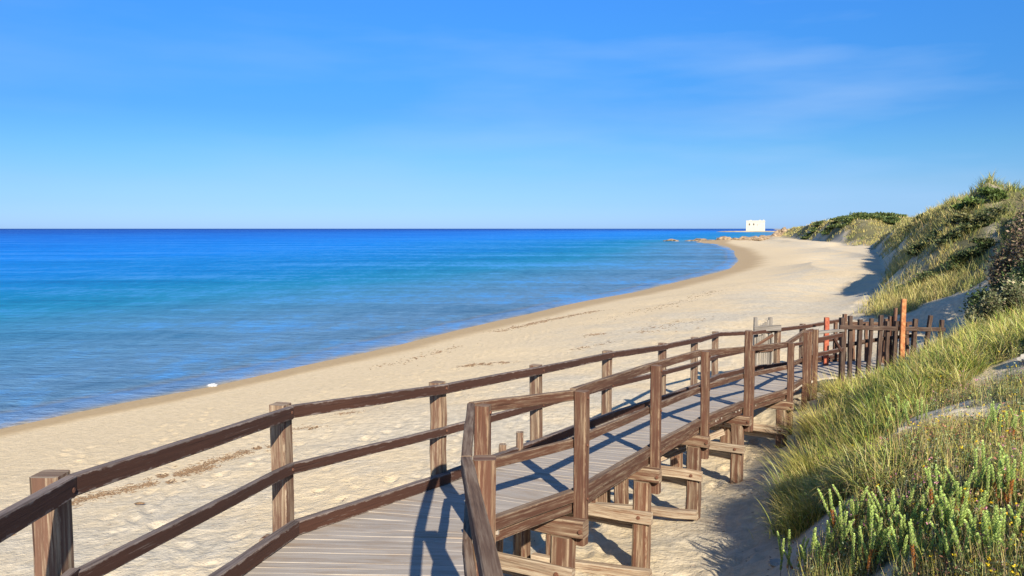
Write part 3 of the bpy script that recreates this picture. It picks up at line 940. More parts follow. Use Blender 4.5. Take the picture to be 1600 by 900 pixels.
# beach gate of upright slats
g = empty('slatted_gate', (5.9, 20.1, 1.4))
tag(g, 'silvery slatted wooden gate on the beach side of the boardwalk', 'gate')
for u, top in ((1181, 496), (1204, 496)):
    p = pix(u, top, 20.2)
    Timber().beam((p.x, 20.2, 1.5), (p.x, 20.2, p.z), .09, .08, side=(1, 0, 0), cham=.01).build('post', M_GREYW, g)
for k in range(8):
    u = 1180 + k * 3.7
    p = pix(u, 524 + random.uniform(-2, 2), 20.12)
    Timber().beam((p.x, 20.12, 1.75), (p.x, 20.12, p.z), .045, .025, side=(1, 0, 0), cham=.004).build('slat', M_GREYW, g)
for k, (u, v) in enumerate(((1189, 508), (1192, 505), (1195, 503), (1199, 500))):
    p = pix(u, v, 20.15)
    Timber().beam((p.x, 20.15, 2.9), (p.x + .02, 20.15, p.z), .045, .025, side=(1, 0, 0), cham=.004).build('slat', M_GREYW, g)
Timber().beam(pix(1178, 514, 20.05), pix(1220, 512, 20.05), .08, .13).build('top_plank', M_GREYW, g)
Timber().beam(pix(1180, 541, 20.07), pix(1208, 523, 20.07), .03, .07).build('brace', M_POSTR, g)
Timber().beam(pix(1180, 549, 20.07), pix(1208, 547, 20.07), .03, .06).build('rail', M_POSTR, g)

# old stumps in the sand left of the walk
for k, (u, v, y, h_, lb) in enumerate(((784, 694, 8.9, .5, 'shorter of two pale wooden stumps in the sand behind the boardwalk bend'),
                                       (812, 675, 9.1, .6, 'taller leaning pale wooden stump in the sand behind the boardwalk bend'),
                                       (508, 800, 6.6, .3, 'small mossy stump beside the left kerb of the boardwalk'))):
    p = pix(u, v, y)
    gz = float(height([p.x], [y])[0])
    o = Timber().beam((p.x - .03, y, gz - .2), (p.x, y, p.z), .09, .08, cham=.015, wob=.005, seg=4).build('wooden_stump', M_POSTL)
    tag(o, lb, 'stump')

# ------------------------------------------------------------------ tower and rocks
ty_ = 1300.0
x0 = ux(1168.5, ty_); x1 = ux(1197, ty_)
hb_ = pix(1180, 361, ty_).z; ht = pix(1180, 344.5, ty_).z
wd = x1 - x0
tw = empty('watchtower', ((x0 + x1) / 2, ty_ + wd / 2, hb_), -math.atan2((x0 + x1) / 2, ty_))
tag(tw, 'squat white square watchtower with small windows on the far point', 'tower')
wd *= .97; hh_t = ht - hb_; q_ = wd / 2


def boxes(name, lst, material, parent=None):
    v, c_, i_ = [], [], []
    for (ax, ay, az, bx, by, bz) in lst:
        n0 = len(v)
        v += [(ax, ay, az), (bx, ay, az), (bx, by, az), (ax, by, az), (ax, ay, bz), (bx, ay, bz), (bx, by, bz), (ax, by, bz)]
        for f_ in ((0, 3, 2, 1), (4, 5, 6, 7), (0, 1, 5, 4), (1, 2, 6, 5), (2, 3, 7, 6), (3, 0, 4, 7)):
            i_ += [n0 + q for q in f_]; c_.append(4)
    return npmesh(name, v, c_, i_, material, parent)


zt_ = hh_t - 2.2
v_ = [(-q_ - .5, -q_ - .5, -1.5), (q_ + .5, -q_ - .5, -1.5), (q_ + .5, q_ + .5, -1.5), (-q_ - .5, q_ + .5, -1.5), (-q_, -q_, zt_), (q_, -q_, zt_), (q_, q_, zt_), (-q_, q_, zt_)]
i_ = []
for f_ in ((0, 3, 2, 1), (4, 5, 6, 7), (0, 1, 5, 4), (1, 2, 6, 5), (2, 3, 7, 6), (3, 0, 4, 7)): i_ += f_
npmesh('wall', v_, [4] * 6, i_, M_TOWER, tw)
e_ = q_ + .35; f0 = q_ - .25
boxes('parapet', [(-e_, -e_, zt_ + .01, e_, -f0, hh_t), (-e_, f0, zt_ + .01, e_, e_, hh_t), (-e_, -f0, zt_ + .01, -f0, f0, hh_t), (f0, -f0, zt_ + .01, e_, f0, hh_t),
                  (-q_ + 5, -e_, hh_t, -q_ + 8, -f0, hh_t + .9), (q_ - 9, -e_, hh_t, q_ - 6, -f0, hh_t + 1.0), (q_ - 3, -e_, hh_t, q_ - 1, -f0, hh_t + 1.2)], M_TOWER, tw)
for fx_ in (.17, .40, .60):
    s_ = 1.0 if fx_ < .5 else .4
    cx_ = -q_ + wd * fx_
    boxes('window', [(cx_ - s_, -q_ - .42, hh_t - 7.6, cx_ + s_, -q_ - .02, hh_t - 7.6 + s_ * 3.0)], M_WIN, tw)


def blob(name, c_, r, seed, material, sub=3, flat=1.0, rough=.35, parent=None):
    import bmesh
    bm = bmesh.new()
    bmesh.ops.create_icosphere(bm, subdivisions=sub, radius=1)
    rs_ = random.Random(seed)
    o3 = Vector((rs_.uniform(0, 99), rs_.uniform(0, 99), rs_.uniform(0, 99)))
    from mathutils import noise as mn
    for v in bm.verts:
        n_ = mn.fractal(v.co * 1.6 + o3, .6, 2.1, 4)
        k = 1 + rough * n_
        v.co = Vector((v.co.x * r[0] * k, v.co.y * r[1] * k, v.co.z * r[2] * k))
    me = bpy.data.meshes.new(name)
    bm.to_mesh(me); bm.free()
    me.materials.append(material)
    o = bpy.data.objects.new(name, me)
    o.location = c_
    col.objects.link(o)
    return o


# low headland that carries the tower
hx = np.linspace(ux(1108, ty_), ux(1250, ty_) + 250, 70)
hy = np.linspace(ty_ - 16, ty_ + 60, 26)
HX, HY = np.meshgrid(hx, hy, indexing='ij')
ex = np.minimum((HX - hx[0]) / 60, 1.0); ey = 1 - np.abs((HY - (ty_ + 22)) / 38) ** 3
zh = -2.5 + (hb_ + 2.3) * sstep(0, .55, ex) * sstep(0, .35, ey) + .9 * fbm(HX / 12, HY / 12, 111, 4)
ii = np.arange(69)[:, None] * 26 + np.arange(25)[None]
ii = ii.ravel()
hl = npmesh('headland', np.stack([HX.ravel(), HY.ravel(), zh.ravel()], 1), np.full(len(ii), 4), np.stack([ii, ii + 26, ii + 27, ii + 1], 1).ravel(), M_ROCKD)
tag(hl, 'low rocky point running out to sea under the tower', 'headland', kind='structure')

# near reef: rocks in a line from the shore
reef = [(1049, 376.5, 352, 3.0, .9, 'flat ochre rock furthest out at sea on the reef'), (1086, 376.6, 356, 4.2, .7, 'long low dark rock just above the water next to the outermost one'),
        (1094, 374.8, 360, 2.6, .8, 'pale small rock sitting on the long low reef rock'), (1112, 376.6, 352, 3.6, .7, 'low brown reef rock between the pale one and the tall ochre one'),
        (1131, 374.5, 350, 3.2, 1.9, 'tall ochre rock in the middle of the reef'), (1148, 375.4, 352, 3.0, 1.3, 'brown cracked reef rock behind the end of the beach'),
        (1163, 374.5, 356, 3.6, 1.6, 'broad sunlit ochre rock behind the end of the beach'), (1178, 374.0, 360, 3.4, 1.6, 'ochre rock on the shore below the left side of the tower'),
        (1193, 373.2, 366, 3.0, 1.8, 'dark streaked rock on the shore below the right side of the tower'), (1205, 372.0, 372, 2.8, 2.2, 'upright reddish rock near the foot of the far dune'),
        (1215, 369.0, 380, 3.2, 3.0, 'pale block at the very foot of the far dune'), (1224, 364.0, 392, 3.5, 3.6, 'highest pale boulder on the edge of the far dune')]
for k, (u, v, y, rx_, rz_, lb) in enumerate(reef):
    p = pix(u, v, y)
    o = blob('shore_rock', (p.x, y, min(p.z, .9) if v > 373 else p.z - .8), (rx_, rx_ * .8, rz_ * .75), 300 + k, M_ROCK, 3, rough=.5)
    tag(o, lb, 'rock', 'rocks along the reef at the end of the beach')

# ------------------------------------------------------------------ grass and plants (numpy blades)
def blades(p, ln, w, az, lean, bend, c0, c1, nseg=3):
    """p Nx3 roots; az direction of lean, lean = initial tilt, bend = extra tilt at tip; c0/c1 Nx3 colours root, tip"""
    n_ = len(p)
    ts_ = np.linspace(0, 1, nseg + 1)
    dirh = np.stack([np.cos(az), np.sin(az), np.zeros(n_)], 1)
    saz = az + rng.uniform(0.6, 2.5, n_)
    side = np.stack([np.cos(saz), np.sin(saz), np.zeros(n_)], 1)
    pos = p.copy(); rows = []
    cols = []
    for k, t in enumerate(ts_):
        ww = (w * (1 - .75 * t ** 1.5))[:, None] * .5
        cc = c0 * (1 - t) + c1 * t
        if k == nseg:
            rows.append(pos[:, None, :].copy()); cols.append(cc[:, None, :])
        else:
            rows.append(np.stack([pos - side * ww, pos + side * ww], 1)); cols.append(np.stack([cc, cc], 1))
            a = lean + bend * (t + .5 / nseg)
            step = (ln / nseg)[:, None]
            pos = pos + step * (dirh * np.sin(a)[:, None] + np.array([0, 0, 1.]) * np.cos(a)[:, None])
    V = np.concatenate(rows, 1)
    Cc = np.concatenate(cols, 1)
    nv = V.shape[1]
    fi = []; fc = []
    for k in range(nseg - 1):
        fi += [2 * k, 2 * k + 1, 2 * k + 3, 2 * k + 2]; fc.append(4)
    fi += [2 * nseg - 2, 2 * nseg - 1, 2 * nseg]; fc.append(3)
    idx = (np.arange(n_)[:, None] * nv + np.array(fi)[None]).ravel()
    return V.reshape(-1, 3), np.tile(fc, n_), idx, Cc.reshape(-1, 3)


def leaves(p, size, c_, asp=2.2, up=0.3, droop=None):
    """small folded diamond leaves"""
    n_ = len(p)
    d = rng.normal(size=(n_, 3)); d[:, 2] = np.abs(d[:, 2]) * .6 + up
    d /= np.linalg.norm(d, axis=1)[:, None]
    q = rng.normal(size=(n_, 3))
    s_ = np.cross(d, q); s_ /= np.linalg.norm(s_, axis=1)[:, None]
    L_ = size[:, None]
    a = p; b_ = p + d * L_ * .5 + s_ * L_ / asp * .5; c2 = p + d * L_; e = p + d * L_ * .5 - s_ * L_ / asp * .5
    V = np.stack([a, b_, c2, e], 1).reshape(-1, 3)
    return V, np.full(n_, 4), np.arange(n_ * 4), np.repeat(c_, 4, 0)


def joinb(parts):
    V, F_, I, C_ = [], [], [], []
    o = 0
    for v, f_, i_, c_ in parts:
        V.append(v); F_.append(f_); I.append(i_ + o); C_.append(c_); o += len(v)
    return np.concatenate(V), np.concatenate(F_), np.concatenate(I), np.concatenate(C_)


def build_foliage(name, parts, material, parent=None):
    V, F_, I, C_ = joinb(parts)
    return npmesh(name, V, F_, I, material, parent, colors=np.clip(C_, 0.001, 1))


def palette(n_, cols_, wts, var=.22):
    cols_ = np.array(cols_); k = rng.choice(len(cols_), n_, p=np.array(wts) / sum(wts))
    c_ = cols_[k] * np.exp(rng.normal(0, var, (n_, 1))) * (1 + rng.normal(0, .05, (n_, 3)))
    return np.clip(c_, .005, .9)


STRAW = (.70, .54, .20); YGREEN = (.46, .42, .09); GREEN = (.14, .21, .04); DRY = (.30, .22, .11); GREYG = (.16, .20, .12); BRIGHT = (.26, .36, .05)


def on_deck(x, y, marg=.1):
    """true where the boardwalk passes overhead"""
    r = np.zeros(len(x), bool)
    P = [((a[0] + b2[0]) / 2, (a[1] + b2[1]) / 2) for a, b2 in PAIR]
    for (ax, ay), (bx, by) in zip(P[:-1], P[1:]):
        dx, dy = bx - ax, by - ay
        t = np.clip(((x - ax) * dx + (y - ay) * dy) / (dx * dx + dy * dy), 0, 1)
        r |= np.hypot(x - ax - t * dx, y - ay - t * dy) < .85 + marg
    return r


def scatter(n_, r0, r1, t0, t1, power=0.0):
    """points spread evenly in angle and log distance"""
    r = np.exp(rng.uniform(math.log(r0), math.log(r1), n_))
    t = np.radians(rng.uniform(t0, t1, n_))
    return r * np.sin(t), r * np.cos(t)


# --- marram grass on the near bank
x, y = scatter(9000, 6.0, 24, 8, 50)
s = sdist(TOE, x, y)
vm = vegmask(x, y, s)
zone = sstep(9.6, 11.0, y + 1.2 * fbm(x / 1.6, y / 1.6, 131, 2) - .35 * np.clip(x - 3, 0, 5) + 1.9 * (s < 1.0))
keep = (rng.random(len(x)) < vm * zone) & ~on_deck(x, y, .15) & (s > .12)
x, y, s = x[keep], y[keep], s[keep]
x, y, s = x[:1900], y[:1900], s[:1900]
z = height(x, y, False)
nb = 62
TX = np.repeat(x, nb); TY = np.repeat(y, nb); TZ = np.repeat(z, nb); TS = np.repeat(s, nb)
nn = len(TX)
ra = rng.uniform(0, 2 * math.pi, nn); rad = np.abs(rng.normal(0, .055, nn))
tint = np.repeat(rng.random(len(x)), nb)
lenk = np.repeat(rng.uniform(.6, 1.15, len(x)), nb)
px_, py_ = TX + np.cos(ra) * rad, TY + np.sin(ra) * rad
# lean: away from the tuft's middle, blown a little towards +X
wx, wy = np.cos(ra) * .6 + .15 + rng.normal(0, .65, nn), np.sin(ra) * .6 + rng.normal(0, .65, nn)
az = np.arctan2(wy, wx)
ln = rng.uniform(.24, .60, nn) * lenk
dist = np.hypot(px_, py_)
w = np.maximum(.008, dist * .00075)
c0 = palette(nn, [GREEN, YGREEN, DRY], [.45, .35, .2], .3)
tipA = palette(nn, [STRAW, YGREEN, BRIGHT, DRY], [.38, .28, .22, .12], .36)
tipB = palette(nn, [GREEN, YGREEN, BRIGHT], [.40, .35, .25], .32)
c1 = np.where((tint + .25 * (TS < 1.6) < .78)[:, None] | (TS < 1.0)[:, None], tipA, tipB)
parts = [blades(np.stack([px_, py_, TZ - .03], 1), ln, w, az, rng.uniform(.02, .75, nn), rng.uniform(.2, 1.9, nn), c0, c1, 5)]
build_foliage('marram_grass', parts, M_GRASS)
tag(bpy.data.objects['marram_grass'], 'long yellow green marram grass covering the bank beside the boardwalk', 'grass', kind='stuff')

# --- low ground cover on the near slope
x, y = scatter(16000, 3.6, 17, 10, 46)
s = sdist(TOE, x, y)
vm = vegmask(x, y, s)
zn = sstep(11.2, 9.6, y + 1.2 * fbm(x / 1.6, y / 1.6, 131, 2) - .45 * np.clip(x - 3, 0, 6))
keep = (rng.random(len(x)) < vm * (.42 + .58 * zn)) & (s > .02) & ~on_deck(x, y, .1)
x, y = x[keep][:9500], y[keep][:9500]
xe, ye = scatter(3500, 1.9, 12, 46, 84)
xf, yf = scatter(700, 1.9, 3.6, 12, 46)
xe, ye = np.concatenate([xe, xf]), np.concatenate([ye, yf])
se = sdist(TOE, xe, ye)
ke = (se > .1) & (vegmask(xe, ye, se) > .3) & ~on_deck(xe, ye, .1)
x, y = np.concatenate([x, xe[ke]]), np.concatenate([y, ye[ke]])
z = height(x, y, False)
nb = 26
TX = np.repeat(x, nb); TY = np.repeat(y, nb); TZ = np.repeat(z, nb); nn = len(TX)
hgt = np.repeat(rng.uniform(.05, .24, len(x)), nb)
kind_ = np.repeat(fbm(x / .8, y / .8, 141, 2) + .25 * rng.normal(size=len(x)), nb)
lp = np.stack([TX + rng.normal(0, .055, nn), TY + rng.normal(0, .055, nn), TZ + rng.uniform(0, 1, nn) * hgt], 1)
cA = palette(nn, [(.16, .22, .07), (.30, .34, .11), (.27, .31, .18)], [.4, .3, .3])
cB = palette(nn, [(.40, .31, .14), (.40, .18, .11), (.38, .38, .11)], [.3, .35, .35])
cl = np.where((kind_ > .05)[:, None], cB, cA)
lv = leaves(lp, rng.uniform(.014, .036, nn), cl)
# thin stalks among the leaves
k_ = 7
TX = np.repeat(x, k_); TY = np.repeat(y, k_); TZ = np.repeat(z, k_); n2_ = len(TX)
sp = np.stack([TX + rng.normal(0, .05, n2_), TY + rng.normal(0, .05, n2_), TZ - .01], 1)
st_ = blades(sp, rng.uniform(.10, .34, n2_), np.full(n2_, .005), rng.uniform(0, 6.28, n2_), rng.uniform(0, .35, n2_), rng.uniform(0, .5, n2_),
             palette(n2_, [GREEN, DRY, YGREEN], [.4, .3, .3]), palette(n2_, [STRAW, (.34, .20, .14), YGREEN, GREYG], [.30, .22, .28, .2]), 3)
build_foliage('ground_cover', [lv, st_], M_LEAF)
tag(bpy.data.objects['ground_cover'], 'low mat of grey green herbs and dry stalks on the near slope', 'ground cover', kind='stuff')

# --- flowers: small yellow daisies and pink spikes
def flowers(name, label, n_, colr, size, zone_f, hlo, hhi):
    x, y = scatter(n_ * 8, 3.8, 15, 11, 44)
    s = sdist(TOE, x, y)
    keep = (vegmask(x, y, s) > .5) & (s > .25) & (zone_f(x, y) > rng.random(len(x))) & ~on_deck(x, y, .1)
    x, y = x[keep][:n_], y[keep][:n_]
    z = height(x, y, False)
    hh_ = rng.uniform(hlo, hhi, len(x))
    ctr = np.stack([x, y, z + hh_], 1)
    P = []
    for k in range(6):
        P.append(leaves(ctr + rng.normal(0, size * .25, ctr.shape), np.full(len(x), size), palette(len(x), [colr], [1], .12), 1.5, .15))
    stems = blades(np.stack([x, y, z], 1), hh_, np.full(len(x), .004), rng.uniform(0, 6, len(x)), np.zeros(len(x)), np.zeros(len(x)) + .03,
                   palette(len(x), [GREEN], [1]), palette(len(x), [YGREEN], [1]), 2)
    o = build_foliage(name, P + [stems], M_FLOWER)
    tag(o, label, 'flowers', kind='stuff')


flowers('yellow_wildflowers', 'tiny yellow wildflowers dotted through the low plants', 950, (.80, .56, .02), .018, lambda x, y: sstep(-.1, .3, fbm(x / 1.2, y / 1.2, 151, 2)) * .9 + .1, .10, .26)
flowers('pink_wildflowers', 'tiny pink flower heads above the dry stalks', 420, (.60, .26, .34), .016, lambda x, y: sstep(0, .3, fbm(x / 1.3, y / 1.3, 161, 2) + .1), .12, .30)

# --- sea spurge: upright pale green leafy spikes, individual plants
def spurge_proto(seed, n_st, orange=0.0):
    r = np.random.default_rng(seed)
    parts = []
    tb = Timber()
    for k in range(n_st):
        a = r.uniform(0, 6.28); d = r.uniform(0, .17) * math.sqrt(n_st / 5)
        bx, by = math.cos(a) * d, math.sin(a) * d
        H = r.uniform(.20, .42)
        lx, ly = r.normal(0, .06), r.normal(0, .06)
        tb.tube([(bx, by, -.04), (bx + lx * .4, by + ly * .4, H * .5), (bx + lx, by + ly, H * .95)], .004, .003, 5)
        n_l = int(H / .0042)
        t = (np.arange(n_l) + .5) / n_l
        ang = np.arange(n_l) * 2.399
        pz = .02 + t * (H - .02)
        cx, cy = bx + lx * t, by + ly * t
        out = np.where(t < .9, .55, .35 + .4 * (1 - t) * 10)
        LL = .030 * (0.75 + .25 * np.sin(t * 3.1)) * np.where(t > .85, 1 - (t - .85) * 4, 1)
        dirv = np.stack([np.cos(ang) * out, np.sin(ang) * out, np.full(n_l, .85)], 1)
        dirv /= np.linalg.norm(dirv, axis=1)[:, None]
        sv = np.stack([-np.sin(ang), np.cos(ang), np.zeros(n_l)], 1)
        p = np.stack([cx, cy, pz], 1)
        V = np.stack([p, p + dirv * LL[:, None] * .55 + sv * .0088, p + dirv * LL[:, None], p + dirv * LL[:, None] * .55 - sv * .0088], 1).reshape(-1, 3)
        g0 = np.array([.27, .38, .08]); g1 = np.array([.56, .68, .20])
        c_ = g0 + (g1 - g0) * t[:, None]
        low = (t < .2 * r.random() + (.4 if r.random() < orange * .5 else 0))
        c_ = np.where(low[:, None], np.array([.50, .20, .05]) * r.uniform(.7, 1.2), c_) * np.exp(r.normal(0, .12, (n_l, 1)))
        parts.append((V, np.full(n_l, 4), np.arange(n_l * 4), np.repeat(c_, 4, 0)))
    V, F_, I, C_ = joinb(parts)
    root = empty('sea_spurge', (0, 0, 0))
    npmesh('foliage', V, F_, I, M_LEAF, root, colors=np.clip(C_, .01, 1))
    st = tb.build('stem', M_BRANCH, root)
    return root


protos = [spurge_proto(900 + k, n_, o_) for k, (n_, o_) in enumerate(((3, .2), (5, .1), (7, .3), (4, .6), (6, .1)))]
used = [False] * len(protos)
spots = []
rs2 = random.Random(5)
for (u, v) in ((1236, 895), (1262, 900), (1300, 885), (1318, 870), (1342, 880), (1362, 862), (1380, 880), (1400, 870), (1418, 850), (1432, 868), (1440, 890), (1462, 860), (1472, 838), (1490, 850), (1500, 875),
               (1478, 800), (1496, 812), (1524, 790), (1540, 780), (1556, 800), (1572, 785), (1590, 770), (1600, 800), (1330, 835), (1350, 840), (1312, 850), (1560, 880), (1580, 895), (1540, 870),
               (1392, 672), (1404, 668), (1412, 660), (1422, 672), (1385, 690), (1560, 690), (1583, 700), (1574, 684), (1450, 840), (1408, 830), (1386, 845), (1515, 830), (1592, 860), (1370, 895), (1410, 900), (1530, 905),
               (1290, 905), (1348, 905), (1470, 905), (1500, 908)):
    # find where this view line meets the slope
    best = None
    ys = np.linspace(3.2, 15, 240)
    pp = [pix(u, v, q) for q in ys]
    hz = height([q.x for q in pp], [q.y for q in pp], False)
    for q, h_ in zip(pp, hz):
        if q.z <= h_:
            best = (q.x, q.y, h_); break
    if best: spots.append(best)
children = {i: list(p.children) for i, p in enumerate(protos)}
lbl_a = 'pale green spiky sea spurge clump among the low plants at the bottom right'
lbl_b = 'pale green spiky sea spurge clump higher up the slope among grass and flowers'
for (x_, y_, z_) in spots:
    k = rs2.randrange(len(protos))
    if not used[k]:
        r_ = protos[k]; used[k] = True
    else:
        r_ = protos[k].copy(); col.objects.link(r_)
        for ch in children[k]:
            c_ = ch.copy(); col.objects.link(c_); c_.parent = r_
    r_.location = (x_, y_, z_)
    r_.rotation_euler.z = rs2.uniform(0, 6.28)
    sc = rs2.uniform(.88, 1.25)
    r_.scale = (sc, sc, sc)
    uu = 800 + x_ / y_ * F
    where = 'high on the grassy slope' if y_ > 7.6 else ('near the right edge' if uu > 1510 else ('at the front middle' if uu > 1390 else 'at the front left'))
    what = ('thin pale green spurge clump of three spikes', 'pale green spurge clump of five spikes', 'full pale green spurge clump of seven spikes',
            'rusty bottomed spurge clump of four spikes', 'upright pale green spurge clump of six spikes')[k]
    size_ = 'small ' if sc < 1.0 else ('tall ' if sc > 1.13 else '')
    tag(r_, size_ + what + ' ' + where, 'plant', 'sea spurge clumps on the near slope')
for k, p in enumerate(protos):
    if not used[k]:
        for ch in children[k]: bpy.data.objects.remove(ch)
        bpy.data.objects.remove(p)

# --- dune grass on the far dunes, blades grow coarser with distance
x, y = scatter(60000, 20, 420, 12, 50)
s = sdist(TOE, x, y)
vm = vegmask(x, y, s)
keep = (rng.random(len(x)) < vm * (.45 + .55 * sstep(-.12, .1, fbm(x / np.clip(np.hypot(x, y) / 22, 1, 8), y / np.clip(np.hypot(x, y) / 22, 1, 8), 181, 3)))) & (s > 0)
x, y = x[keep][:21000], y[keep][:21000]
z = height(x, y, False)
r = np.hypot(x, y)
nb = 13
TX = np.repeat(x, nb); TY = np.repeat(y, nb); TZ = np.repeat(z, nb); TR = np.repeat(r, nb); nn = len(TX)
spread = np.clip(TR * .0026, .07, .6)
px_ = TX + rng.normal(0, 1, nn) * spread; py_ = TY + rng.normal(0, 1, nn) * spread
pz_ = height(px_, py_, False)
ln = rng.uniform(.3, .65, nn) * np.clip(TR / 45, 1, 1.5) * np.repeat(rng.uniform(.45, 1.35, len(x)), nb)
big_ = fbm(x / np.clip(r / 9, 2, 20), y / np.clip(r / 9, 2, 20), 171, 3)
tint = np.repeat(big_ + .12 * rng.normal(size=len(x)), nb)
cS = palette(nn, [(.60, .49, .19), (.44, .39, .11), DRY], [.5, .4, .1])
cG = palette(nn, [(.09, .13, .035), (.20, .23, .055), (.32, .32, .09)], [.3, .4, .3])
mixk = sstep(-.06, .12, tint)[:, None]
c1 = cS * (1 - mixk) + cG * mixk
g_ = blades(np.stack([px_, py_, pz_ - .05], 1), ln, np.maximum(.012, TR * .00055), rng.uniform(0, 6.28, nn), rng.uniform(.1, .5, nn), rng.uniform(.2, .9, nn), c1 * .8, c1, 3)
build_foliage('dune_grass', [g_], M_GRASS)
tag(bpy.data.objects['dune_grass'], 'yellow green grass covering the big dunes behind the beach', 'grass', kind='stuff')


# --- shrubs
def shrub(label, centre, size, cols_, wts, n_leaf=6000, leaf=.07, seed=1, lobes=14, group=None, name='dune_shrub', stems=True, lean=(0, 0)):
    global rng
    r = np.random.default_rng(seed)
    keep_rng = rng; rng = r
    cx, cy, cz = centre
    root = empty(name, centre)
    lo = []
    tb = Timber()
    for k in range(lobes):
        a = r.uniform(0, 6.28); d = math.sqrt(r.uniform(0, 1)) * .8
        hx_ = math.cos(a) * d * size[0] + lean[0]; hy_ = math.sin(a) * d * size[1] + lean[1]
        hz_ = size[2] * (r.uniform(.15, .75) * (1 - .75 * d * d))
        hz_ += float(height([cx + hx_], [cy + hy_], False)[0]) - cz
        lo.append((hx_, hy_, hz_, r.uniform(.20, .34)))
        if stems:
            mid = (cx + hx_ * .45 + r.normal(0, .05), cy + hy_ * .45, cz + hz_ * .35)
            tb.tube([(cx + hx_ * .12, cy + hy_ * .12, cz - .15), mid, (cx + hx_ * .9, cy + hy_ * .9, cz + hz_ * .95)], .035 * size[2] ** .5, .010, 5)
    lo = np.array(lo)
    k = r.integers(0, lobes, n_leaf)
    d = r.normal(size=(n_leaf, 3)); d /= np.linalg.norm(d, axis=1)[:, None]
    rad_ = r.uniform(.25, 1.0, n_leaf) ** .5 * (1 + .25 * r.normal(size=n_leaf))
    sz = lo[k, 3][:, None] * np.array([size[0], size[1], size[2] * .8])[None]
    p = lo[k, :3] + d * rad_[:, None] * sz + np.array([cx, cy, cz])
    gz = height(p[:, 0], p[:, 1], False)
    p[:, 2] = np.maximum(p[:, 2], gz + .03)
    tone = np.exp(r.normal(0, .22, lobes))[k][:, None]
    c_ = palette(n_leaf, cols_, wts, .2) * tone
    V, F_, I, C_ = leaves(p, r.uniform(.6, 1.4, n_leaf) * leaf, c_, 1.9, .1)
    npmesh('foliage', V, F_, I, M_LEAF, root, colors=np.clip(C_, .005, .9))
    if stems: tb.build('branches', M_BRANCH, root)
    rng = keep_rng
    tag(root, label, 'shrub', group)
    return root


def ground_hit(u, v, y0, y1):
    ys = np.linspace(y0, y1, 500)
    pp = [pix(u, v, q) for q in ys]
    hz = height([q.x for q in pp], [q.y for q in pp], False)
    for q, h_ in zip(pp, hz):
        if q.z <= h_: return (q.x, q.y, float(h_))
    return (pp[-1].x, pp[-1].y, float(hz[-1]))


def at(x, y): return (x, y, float(height([x], [y], False)[0]))


BROWNP = (.19, .14, .08); MAUVE = (.25, .18, .12); DKG = (.045, .065, .025); MIDG = (.08, .12, .035); OLIVE = (.17, .17, .065)


def on(u, v, y0, y1): return at(*ground_hit(u, v, y0, y1)[:2])


shrub('large brownish twiggy bush high on the dune at the right edge', at(16.2, 25.0), (1.45, 1.5, 4.5), [BROWNP, MAUVE, (.16, .16, .07)], [.4, .35, .25], 24000, .10, 41, 26)
shrub('dark green bush at the foot of the brown bush by the right edge', at(14.2, 22.6), (1.5, 1.2, 1.9), [DKG, MIDG], [.7, .3], 16000, .085, 42, 18)
shrub('grey green spreading bush in front of the dark green one at the right edge', at(12.5, 20.9), (.75, .7, 1.25), [(.20, .21, .09), (.14, .16, .07), (.30, .26, .15)], [.4, .3, .3], 9000, .075, 43, 14)
shrub('dark leafy bush crowning the dune at the top right corner', at(23.6, 36.5), (1.3, 1.4, 1.2), [DKG, MIDG, OLIVE], [.3, .5, .2], 12000, .12, 44, 14)
shrub('bright green low bush just below the dune peak', on(1534, 312, 30, 80), (1.5, 1.6, .6), [(.08, .12, .03), (.12, .17, .035)], [.5, .5], 3500, .17, 45, 9)
shrub('long dark low bush in the hollow below the dune peak', on(1530, 352, 25, 70), (2.0, 1.2, .8), [DKG, OLIVE], [.6, .4], 5000, .15, 46, 12)
shrub('dark bush on the seaward edge of the big dune', on(1440, 392, 30, 80), (.9, .9, .6), [DKG, OLIVE, MIDG], [.4, .4, .2], 2500, .14, 47, 8)
shrub('wide dark bush across the lower face of the big dune', on(1490, 425, 22, 60), (1.9, .9, .7), [DKG, MIDG, OLIVE], [.5, .2, .3], 6000, .12, 48, 12)
shrub('small round bush above the shaded foot of the dune', on(1425, 452, 24, 60), (.8, .7, .6), [OLIVE, MIDG, (.28, .24, .10)], [.4, .3, .3], 3500, .11, 49, 8)
shrub('small olive bush half way up the big dune beside a sandy scar', on(1495, 350, 25, 80), (.8, .8, .6), [OLIVE, (.24, .22, .08)], [.6, .4], 2200, .14, 50, 8)
shrub('dark tuft of bush on the shoulder where the big dune begins', on(1425, 360, 30, 130), (1.6, 1.4, .8), [DKG, OLIVE], [.5, .5], 2500, .22, 51, 8)
for k, (u, v, sx2, lb) in enumerate(((1340, 338, 7, 'dark green scrub on top of the distant dune, left of its peak'), (1370, 337, 8, 'dark green scrub on the peak of the distant dune'),
                                     (1305, 348, 6, 'green scrub low on the left shoulder of the distant dune'), (1278, 352, 5, 'thin green scrub nearest the tower on the distant dune'),
                                     (1398, 345, 3, 'dark scrub where the distant dune meets the big dune'))):
    shrub(lb, on(u, v + 3, 205, 300), (sx2, 5, 1.3), [(.06, .085, .03), MIDG, (.17, .20, .06)], [.2, .4, .4], 4500, .5, 60 + k, 14, stems=False)

